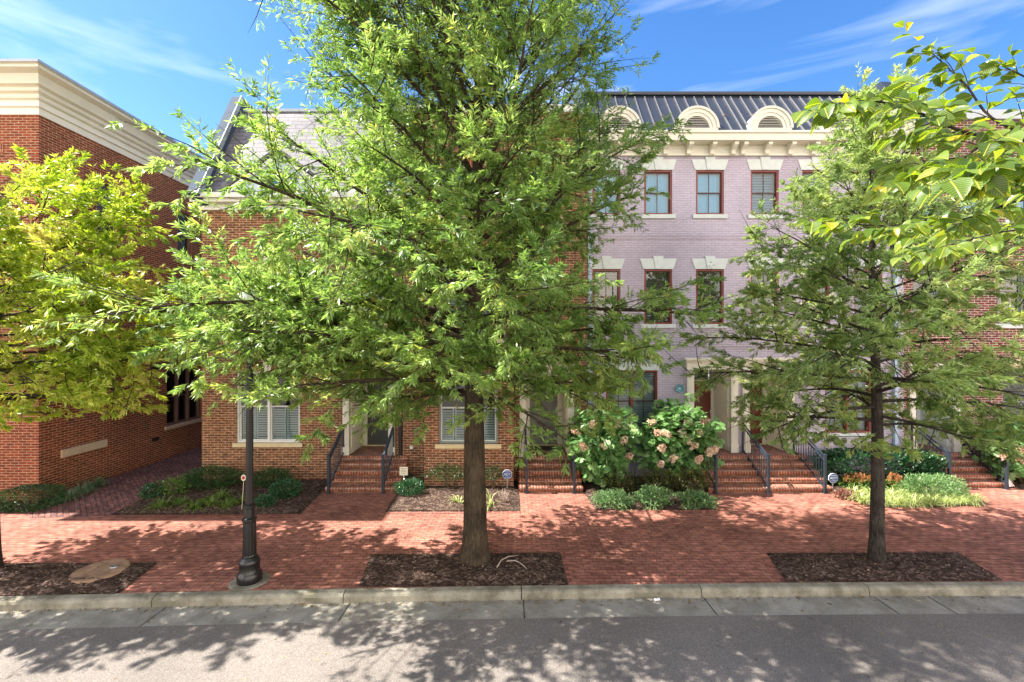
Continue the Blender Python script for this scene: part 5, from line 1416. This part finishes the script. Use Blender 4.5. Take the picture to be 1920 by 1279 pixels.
# ------------------------------------------------------------------ shrubs and plants
def shrub(name, label, cat, cx, cy, rx, ry, h, n, L, W, tpl, mat, seed, z0=0.0, box=False, group=None, tint0=0.5, up=0.35, lump=0.25, stems=8, flat=0.0, stem_mat='stem', inner=0.3):
    rg = np.random.default_rng(seed)
    T = thing(name, (cx,cy,0), label, cat, group)
    if box:
        # clipped: points near the surface of a rounded box
        q = rg.uniform(-1,1,(n*2,3)); pw = 5.0
        rr = (np.abs(q)**pw).sum(1)**(1/pw); q = q/rr[:,None]; q = q[:n]
        sc = 1-np.abs(rg.normal(size=(n,1)))*0.09
    else:
        q = unit(rg.normal(size=(n,3))); 
        sc = 1-rg.random((n,1))**2*(0.55 if inner else 0.2)
    nz = np.array([mn.noise((a[0]*2.1+seed,a[1]*2.1,a[2]*2.1)) for a in q]) + 0.5*np.array([mn.noise((a[0]*5+seed,a[1]*5,a[2]*5)) for a in q])
    sc = sc*(1+lump*nz[:,None])
    P = q*sc*np.array([rx,ry,h/2])
    keep = P[:,2] > -h/2*0.98
    P = P+np.array([cx,cy,z0+h/2]); P[:,2] = np.maximum(P[:,2], 0.03)
    n2 = len(P)
    D = unit(q*np.array([1,1,0.8])+rg.normal(size=(n2,3))*0.55+np.array([0,0,up-flat*0.6]))
    Nn = unit(q*0.6+rg.normal(size=(n2,3))*0.5+np.array([0,0,0.8]))
    sz = rg.uniform(0.65,1.2,n2)
    leaves('foliage', P, D, Nn, L*sz, W*sz, np.clip(tint0+0.25*nz+rg.normal(size=n2)*0.18,0,1), tpl, mat, T)
    m = MB()
    for k in range(stems):
        a = 2*math.pi*k/stems+rg.random(); r = rg.uniform(0.35,0.8)
        m.tube([(cx+0.1*rx*math.cos(a),cy+0.1*ry*math.sin(a),0),(cx+0.4*r*rx*math.cos(a),cy+0.4*r*ry*math.sin(a),z0+h*0.35),(cx+r*rx*math.cos(a),cy+r*ry*math.sin(a),z0+h*0.72)], [0.014,0.010,0.004], 5)
    mk('stems', m, M[stem_mat], T, smooth=True)
    return T

def blades_mesh(cx, cy, n, length, width, spread, seed, mat, parent, droop=1.0, z0=0.0, rx=0.08):
    rg = np.random.default_rng(seed); K = 5
    az = rg.uniform(0,2*math.pi,n); el = rg.uniform(R(90-spread),R(88),n); L = length*rg.uniform(0.6,1.1,n)
    rr = rx*np.sqrt(rg.random(n)); b = np.stack([cx+rr*np.cos(az+rg.normal(size=n)),cy+rr*np.sin(az+rg.normal(size=n)),np.full(n,z0)],1)
    side = np.stack([-np.sin(az),np.cos(az),np.zeros(n)],1)
    V = np.zeros((n,K,2,3)); p = b.copy(); e = el.copy()
    dr = droop*rg.uniform(0.7,1.3,n)
    for k in range(K):
        w = width*(1-(k/(K-1))**2)*0.5+0.0008
        V[:,k,0] = p-side*w; V[:,k,1] = p+side*w
        d = np.stack([np.cos(az)*np.cos(e),np.sin(az)*np.cos(e),np.sin(e)],1)
        p = p+d*(L/(K-1))[:,None]; e = e-dr*R(38)*(0.5+k*0.45)
    V[:,:,:,2] = np.maximum(V[:,:,:,2], 0.015+0.01*rg.random((n,1,1)))
    base = (np.arange(n)*K*2)[:,None]
    f = []
    for k in range(K-1): f.append(np.array([2*k,2*k+1,2*k+3,2*k+2]))
    f = np.concatenate(f)[None,:]+base
    return np_mesh('blades', V.reshape(-1,3), f.ravel(), np.full(n*(K-1),4,np.int32), mat, parent, np.repeat(rg.random(n),K-1))

def clump(name, label, cat, loc, n, length, width, spread, seed, mat, group, droop=1.0, rx=0.08):
    T = thing(name, (0,0,0), label, cat, group)
    blades_mesh(0, 0, n, length, width, spread, seed, mat, T, droop, 0.02, rx)
    T.location = loc
    for c in T.children: c.matrix_parent_inverse = Matrix.Identity(4)
    return T

# bed at the far left
x, y = gp(70,948)
shrub('clipped_shrub', 'low clipped dark green box shrub at the foot of the left brick building', 'shrub', gp(66,950)[0], 12.0, 0.62, 0.42, 0.52, 5200, 0.045, 0.024, 'lance', M['box_leaf'], 31, box=True, lump=0.1)
spots = [(133,930),(158,922),(180,914)]
p0 = clump('lilyturf', 'striped lilyturf clump touching the clipped box shrub', 'plant', (*gp(128,938),0), 190, 0.46, 0.013, 70, 41, M['grey_blade'], 'lilyturf clumps along the left brick wall', rx=0.14)
for i, (px, py, lab) in enumerate(((154,926,'striped lilyturf clump in the middle of the three by the left wall'),(178,914,'striped lilyturf clump nearest the alley path'))):
    clone(p0, (*gp(px,py),0), 1.7*i+1, 1.0+0.05*i, lab)
# bed a
G = 'dark azalea shrubs before the orange brown house'
shrub('azalea_shrub', 'wide dark azalea under the white shuttered window, left of the lamp post', 'shrub', (398-960)*13.6/F, 13.6, 0.95, 0.5, 0.62, 6500, 0.05, 0.024, 'lance', M['box_leaf'], 51, group=G)
shrub('azalea_shrub', 'dark azalea right of the lamp post against the orange brown wall', 'shrub', (508-960)*13.7/F, 13.7, 0.62, 0.42, 0.55, 4200, 0.05, 0.024, 'lance', M['box_leaf'], 52, group=G)
shrub('rounded_shrub', 'rounded grey green shrub right of the lamp post, larger of two', 'shrub', (536-960)*12.75/F, 12.75, 0.42, 0.36, 0.5, 3600, 0.05, 0.022, 'lance', M['laurel_leaf'], 53, group='rounded shrubs right of the lamp')
shrub('rounded_shrub', 'rounded grey green shrub close to the lamp post, smaller of two', 'shrub', (495-960)*12.0/F, 12.0, 0.28, 0.24, 0.32, 2200, 0.045, 0.02, 'lance', M['laurel_leaf'], 54, group='rounded shrubs right of the lamp')
shrub('perennial', 'low blue green plant at the corner of the mulch bed by the alley', 'plant', (278-960)*12.6/F, 12.7, 0.26, 0.22, 0.4, 900, 0.06, 0.035, 'oval', M['laurel_leaf'], 55, lump=0.4)
shrub('perennial', 'leafy perennial behind the daylilies, beside the blue green corner plant', 'plant', (325-960)*12.9/F, 12.9, 0.4, 0.22, 0.5, 800, 0.07, 0.03, 'lance', M['blade'], 56, lump=0.5)
dl = clump('daylily', 'leftmost green daylily clump in the alley corner bed', 'plant', (*gp(300,955),0), 75, 0.52, 0.018, 62, 61, M['blade'], 'green daylily clumps left of the lamp post', rx=0.10)
labs = ['second daylily clump from the alley', 'third daylily clump from the alley', 'middle daylily clump of the bed edge', 'daylily clump just left of the reflector stake', 'daylily clump behind the reflector stake', 'upright daylily clump at the bed middle with yellow tips']
for i, (px, py) in enumerate(((335,950),(365,957),(395,952),(425,955),(447,948),(413,938))):
    clone(dl, (*gp(px,py),0), 1.1*i+0.4, 0.85+0.07*(i%3), labs[i])
# bed b
shrub('small_shrub', 'low dark shrub with pale leaf edges under the cream yard sign', 'shrub', (768-960)*12.95/F, 12.95, 0.42, 0.34, 0.46, 3300, 0.045, 0.022, 'lance', M['laurel_leaf'], 71, lump=0.2)
shrub('spindly_shrub', 'thin leggy shrub against the brown brick bay behind the big trunk', 'shrub', (845-960)*13.35/F, 13.35, 0.75, 0.2, 0.42, 1800, 0.045, 0.02, 'lance', M['box_leaf'], 72, z0=0.32, lump=0.5)
shrub('spindly_shrub', 'thin leggy shrub right of the big trunk beside the blue sign', 'shrub', (925-960)*13.4/F, 13.4, 0.3, 0.18, 0.4, 650, 0.045, 0.02, 'lance', M['box_leaf'], 73, z0=0.3, lump=0.5)
st1 = clump('strap_leaf_plant', 'yellow green strap leaved plant left of the big trunk', 'plant', (*gp(862,948),0), 15, 0.5, 0.03, 60, 81, M['var_blade'], 'strap leaved plants behind the big trunk', rx=0.05, droop=0.9)
clone(st1, (*gp(918,950),0), 2.1, 1.1, 'yellow green strap leaved plant right of the big trunk')
x, y = gp(946,948)
t = thing('dry_twig_plant', (x,y,0), 'leafless pale twiggy plant between the big trunk and the blue sign', 'plant')
m = MB(); rdt = random.Random(3)
for k in range(13):
    a = rdt.uniform(0,6.28); s = rdt.uniform(0.08,0.24)
    e = (x+s*math.cos(a), y+s*math.sin(a), rdt.uniform(0.25,0.42)); mid = (x+s*0.5*math.cos(a+0.3), y+s*0.5*math.sin(a+0.3), e[2]*0.55)
    m.tube([(x,y,0.03),mid,e], [0.008,0.006,0.003], 5)
    for q in range(3):
        b = rdt.uniform(0,6.28); m.tube([mid,(mid[0]+0.08*math.cos(b),mid[1]+0.08*math.sin(b),mid[2]+rdt.uniform(0.05,0.16))], [0.004,0.002], 4)
mk('twigs', m, M['dead_wood'], t)

# oakleaf hydrangeas
def hydrangea(label, cx, cy, rx, ry, h, n, seed, heads, z0=0.25):
    T = shrub('hydrangea_bush', label, 'shrub', cx, cy, rx, ry, h, n, 0.23, 0.25, 'lobed', M['hyd_leaf'], seed, z0=z0, lump=0.6, up=-0.05, flat=0.3, stems=10, group='flowering hydrangea bushes', inner=0.5)
    rg = np.random.default_rng(seed+1)
    for (px, py, dy) in heads:
        Y = cy-dy; hx, hy, hz = at(px,py,Y)
        k = 150; ax = unit(np.array([[rg.normal()*0.5,-0.6,0.55+rg.normal()*0.3]]))[0]
        s = rg.random(k); rad = 0.10*(1-0.6*s)*np.sqrt(rg.uniform(0.4,1,k)); q = unit(rg.normal(size=(k,3)))
        q = q-ax*(q@ax)[:,None]; q = unit(q)
        P = np.array([hx,hy,hz])+ax*(s-0.4)[:,None]*0.22+q*rad[:,None]
        D = unit(q+rg.normal(size=(k,3))*0.7); Nn = unit(q+ax*0.5+rg.normal(size=(k,3))*0.3)
        leaves('flower_head', P, D, Nn, np.full(k,0.05), np.full(k,0.05), np.clip(rg.random(k)*0.6+rg.uniform(0,0.4),0,1), 'oval', M['panicle'], T)
    return T
hydrangea('left oakleaf hydrangea bush with brightly lit leaves, beside the grey door steps', (1128-960)*13.55/F, 13.55, 0.84, 0.55, 1.95, 1350, 91,
    [(1080,808,0.5),(1112,795,0.45),(1134,834,0.6),(1170,826,0.5),(1094,838,0.55),(1158,794,0.3),(1178,800,0.2),(1180,856,0.3)], z0=0.35)
hydrangea('right oakleaf hydrangea bush with many pink heads, beside the 1312 steps', (1268-960)*13.75/F, 13.75, 1.06, 0.55, 1.85, 1550, 92,
    [(1222,793,0.2),(1240,780,0.0),(1234,812,0.45),(1251,816,0.5),(1278,812,0.5),(1290,792,0.5),(1322,790,0.5),(1312,810,0.55),(1300,836,0.6),(1242,840,0.6),(1262,860,0.6),(1330,848,0.6),(1340,843,0.6),(1310,862,0.65),(1290,824,0.6),(1239,870,0.5),(1275,772,0.1)], z0=0.55)
hydrangea('hydrangea bush with orange pink heads at the right edge beyond the last steps', (1935-960)*13.7/F, 13.9, 1.15, 0.5, 1.5, 1100, 93,
    [(1880,856,0.4),(1912,845,0.5),(1918,862,0.5)], z0=0.35)
G = 'bronze tipped nandina shrubs under the hydrangeas'
for i, (px, w, lab) in enumerate(((1165,0.5,'bronze tipped nandina under the left hydrangea'),(1232,0.55,'bronze tipped nandina in the gap between the two hydrangeas'),(1300,0.5,'bronze tipped nandina nearest the 1312 steps'))):
    shrub('nandina_shrub', lab, 'shrub', (px-960)*13.0/F, 13.05, w, 0.3, 0.72, 2600, 0.055, 0.022, 'lance', M['nandina_leaf'], 101+i, group=G, lump=0.4, tint0=0.32)
G = 'low blue green mounds edging the hydrangea bed'
for i, (px, w, lab) in enumerate(((1149,0.50,'low blue green mound nearest the grey door walk'),(1224,0.42,'middle low blue green mound of three'),(1306,0.47,'low blue green mound nearest the 1312 steps'))):
    shrub('juniper_mound', lab, 'shrub', (px-960)*12.2/F, 12.2, w, 0.34, (0.42,0.50,0.38)[i], 3000, 0.06, 0.034, 'lance', M['juniper_leaf'], 111+i, group=G, lump=0.75, z0=-0.06)
# bed d
shrub('laurel_hedge', 'dark glossy laurel hedge behind the smaller tree', 'hedge', (1648-960)*13.9/F, 13.95, 1.78, 0.5, 1.02, 11000, 0.095, 0.042, 'oval', M['laurel_leaf'], 121, box=True, lump=0.16, stems=14)
shrub('feathery_shrub', 'pale feathery green shrub right of the smaller tree trunk', 'shrub', (1750-960)*12.75/F, 12.8, 0.85, 0.42, 0.62, 4200, 0.07, 0.026, 'lance', M['pale_leaf'], 122, lump=0.3, stems=10)
shrub('heuchera', 'dusky red leafed plant at the left tip of the striped grass bed', 'plant', (1590-960)*12.7/F, 12.75, 0.32, 0.22, 0.2, 420, 0.07, 0.06, 'oval', M['red_leaf'], 123, lump=0.3)
lt = clump('lilyturf', 'cream striped lilyturf tuft at the left end of the front row', 'plant', (*gp(1618,942),0), 210, 0.42, 0.015, 72, 131, M['var_blade'], 'cream striped lilyturf tufts before the laurel hedge', rx=0.15)
pos = [(1650,946),(1680,947),(1710,947),(1740,946),(1770,945),(1800,945),(1822,943),(1605,932),(1635,932),(1668,934),(1700,935),(1732,935),(1764,936),(1796,935)]
for i, (px, py) in enumerate(pos):
    row = 'front row' if i < 7 else 'back row'
    nth = ['second','third','fourth','fifth','sixth','seventh','eighth'][i] if i < 7 else ['first','second','third','fourth','fifth','sixth','seventh'][i-7]
    clone(lt, (*gp(px,py),0), 0.9*i, 0.92+0.05*(i%4), 'cream striped lilyturf tuft, %s from the left in the %s' % (nth, row))
# astilbe plumes
def plume_plant(px, py, seed, label):
    x, y = gp(px,py); rg = np.random.default_rng(seed)
    T = thing('astilbe', (x,y,0), label, 'plant', 'rusty plumed astilbes before the laurel hedge')
    for k in range(7):
        bx_ = x+rg.normal()*0.10; by_ = y+rg.normal()*0.06; h = rg.uniform(0.36,0.52); a = rg.normal(size=2)*0.08
        n = 80; t_ = rg.random(n); r = 0.035*(1-t_*0.8)
        q = rg.normal(size=(n,3)); q[:,2] *= 0.4
        P = np.stack([bx_+a[0]*t_,by_+a[1]*t_,h-0.18+0.22*t_],1)+q*r[:,None]*0.7
        leaves('plume', P, q+np.array([0,0,0.8]), unit(rg.normal(size=(n,3))), np.full(n,0.03), np.full(n,0.016), rg.random(n), 'lance', M['plume'], T)
    k = 260; q = unit(rg.normal(size=(k,3))); Pf = np.array([x,y,0.17])+q*np.array([0.22,0.16,0.15]); Pf[:,2] = np.maximum(Pf[:,2],0.03)
    leaves('foliage', Pf, unit(q+rg.normal(size=(k,3))*0.5), unit(q+np.array([0,0,1.0])), np.full(k,0.07), np.full(k,0.035), rg.random(k), 'lance', M['blade'], T)
for i, (px, py, lab) in enumerate(((1590,918,'rusty plumed astilbe beside the blue sign'),(1612,920,'rusty plumed astilbe midway between sign and trunk'),(1632,921,'rusty plumed astilbe half behind the smaller trunk'),(1668,922,'rusty plumed astilbe just right of the smaller trunk'),(1690,923,'rusty plumed astilbe touching the pale feathery shrub'))):
    plume_plant(px, py, 141+i, lab)
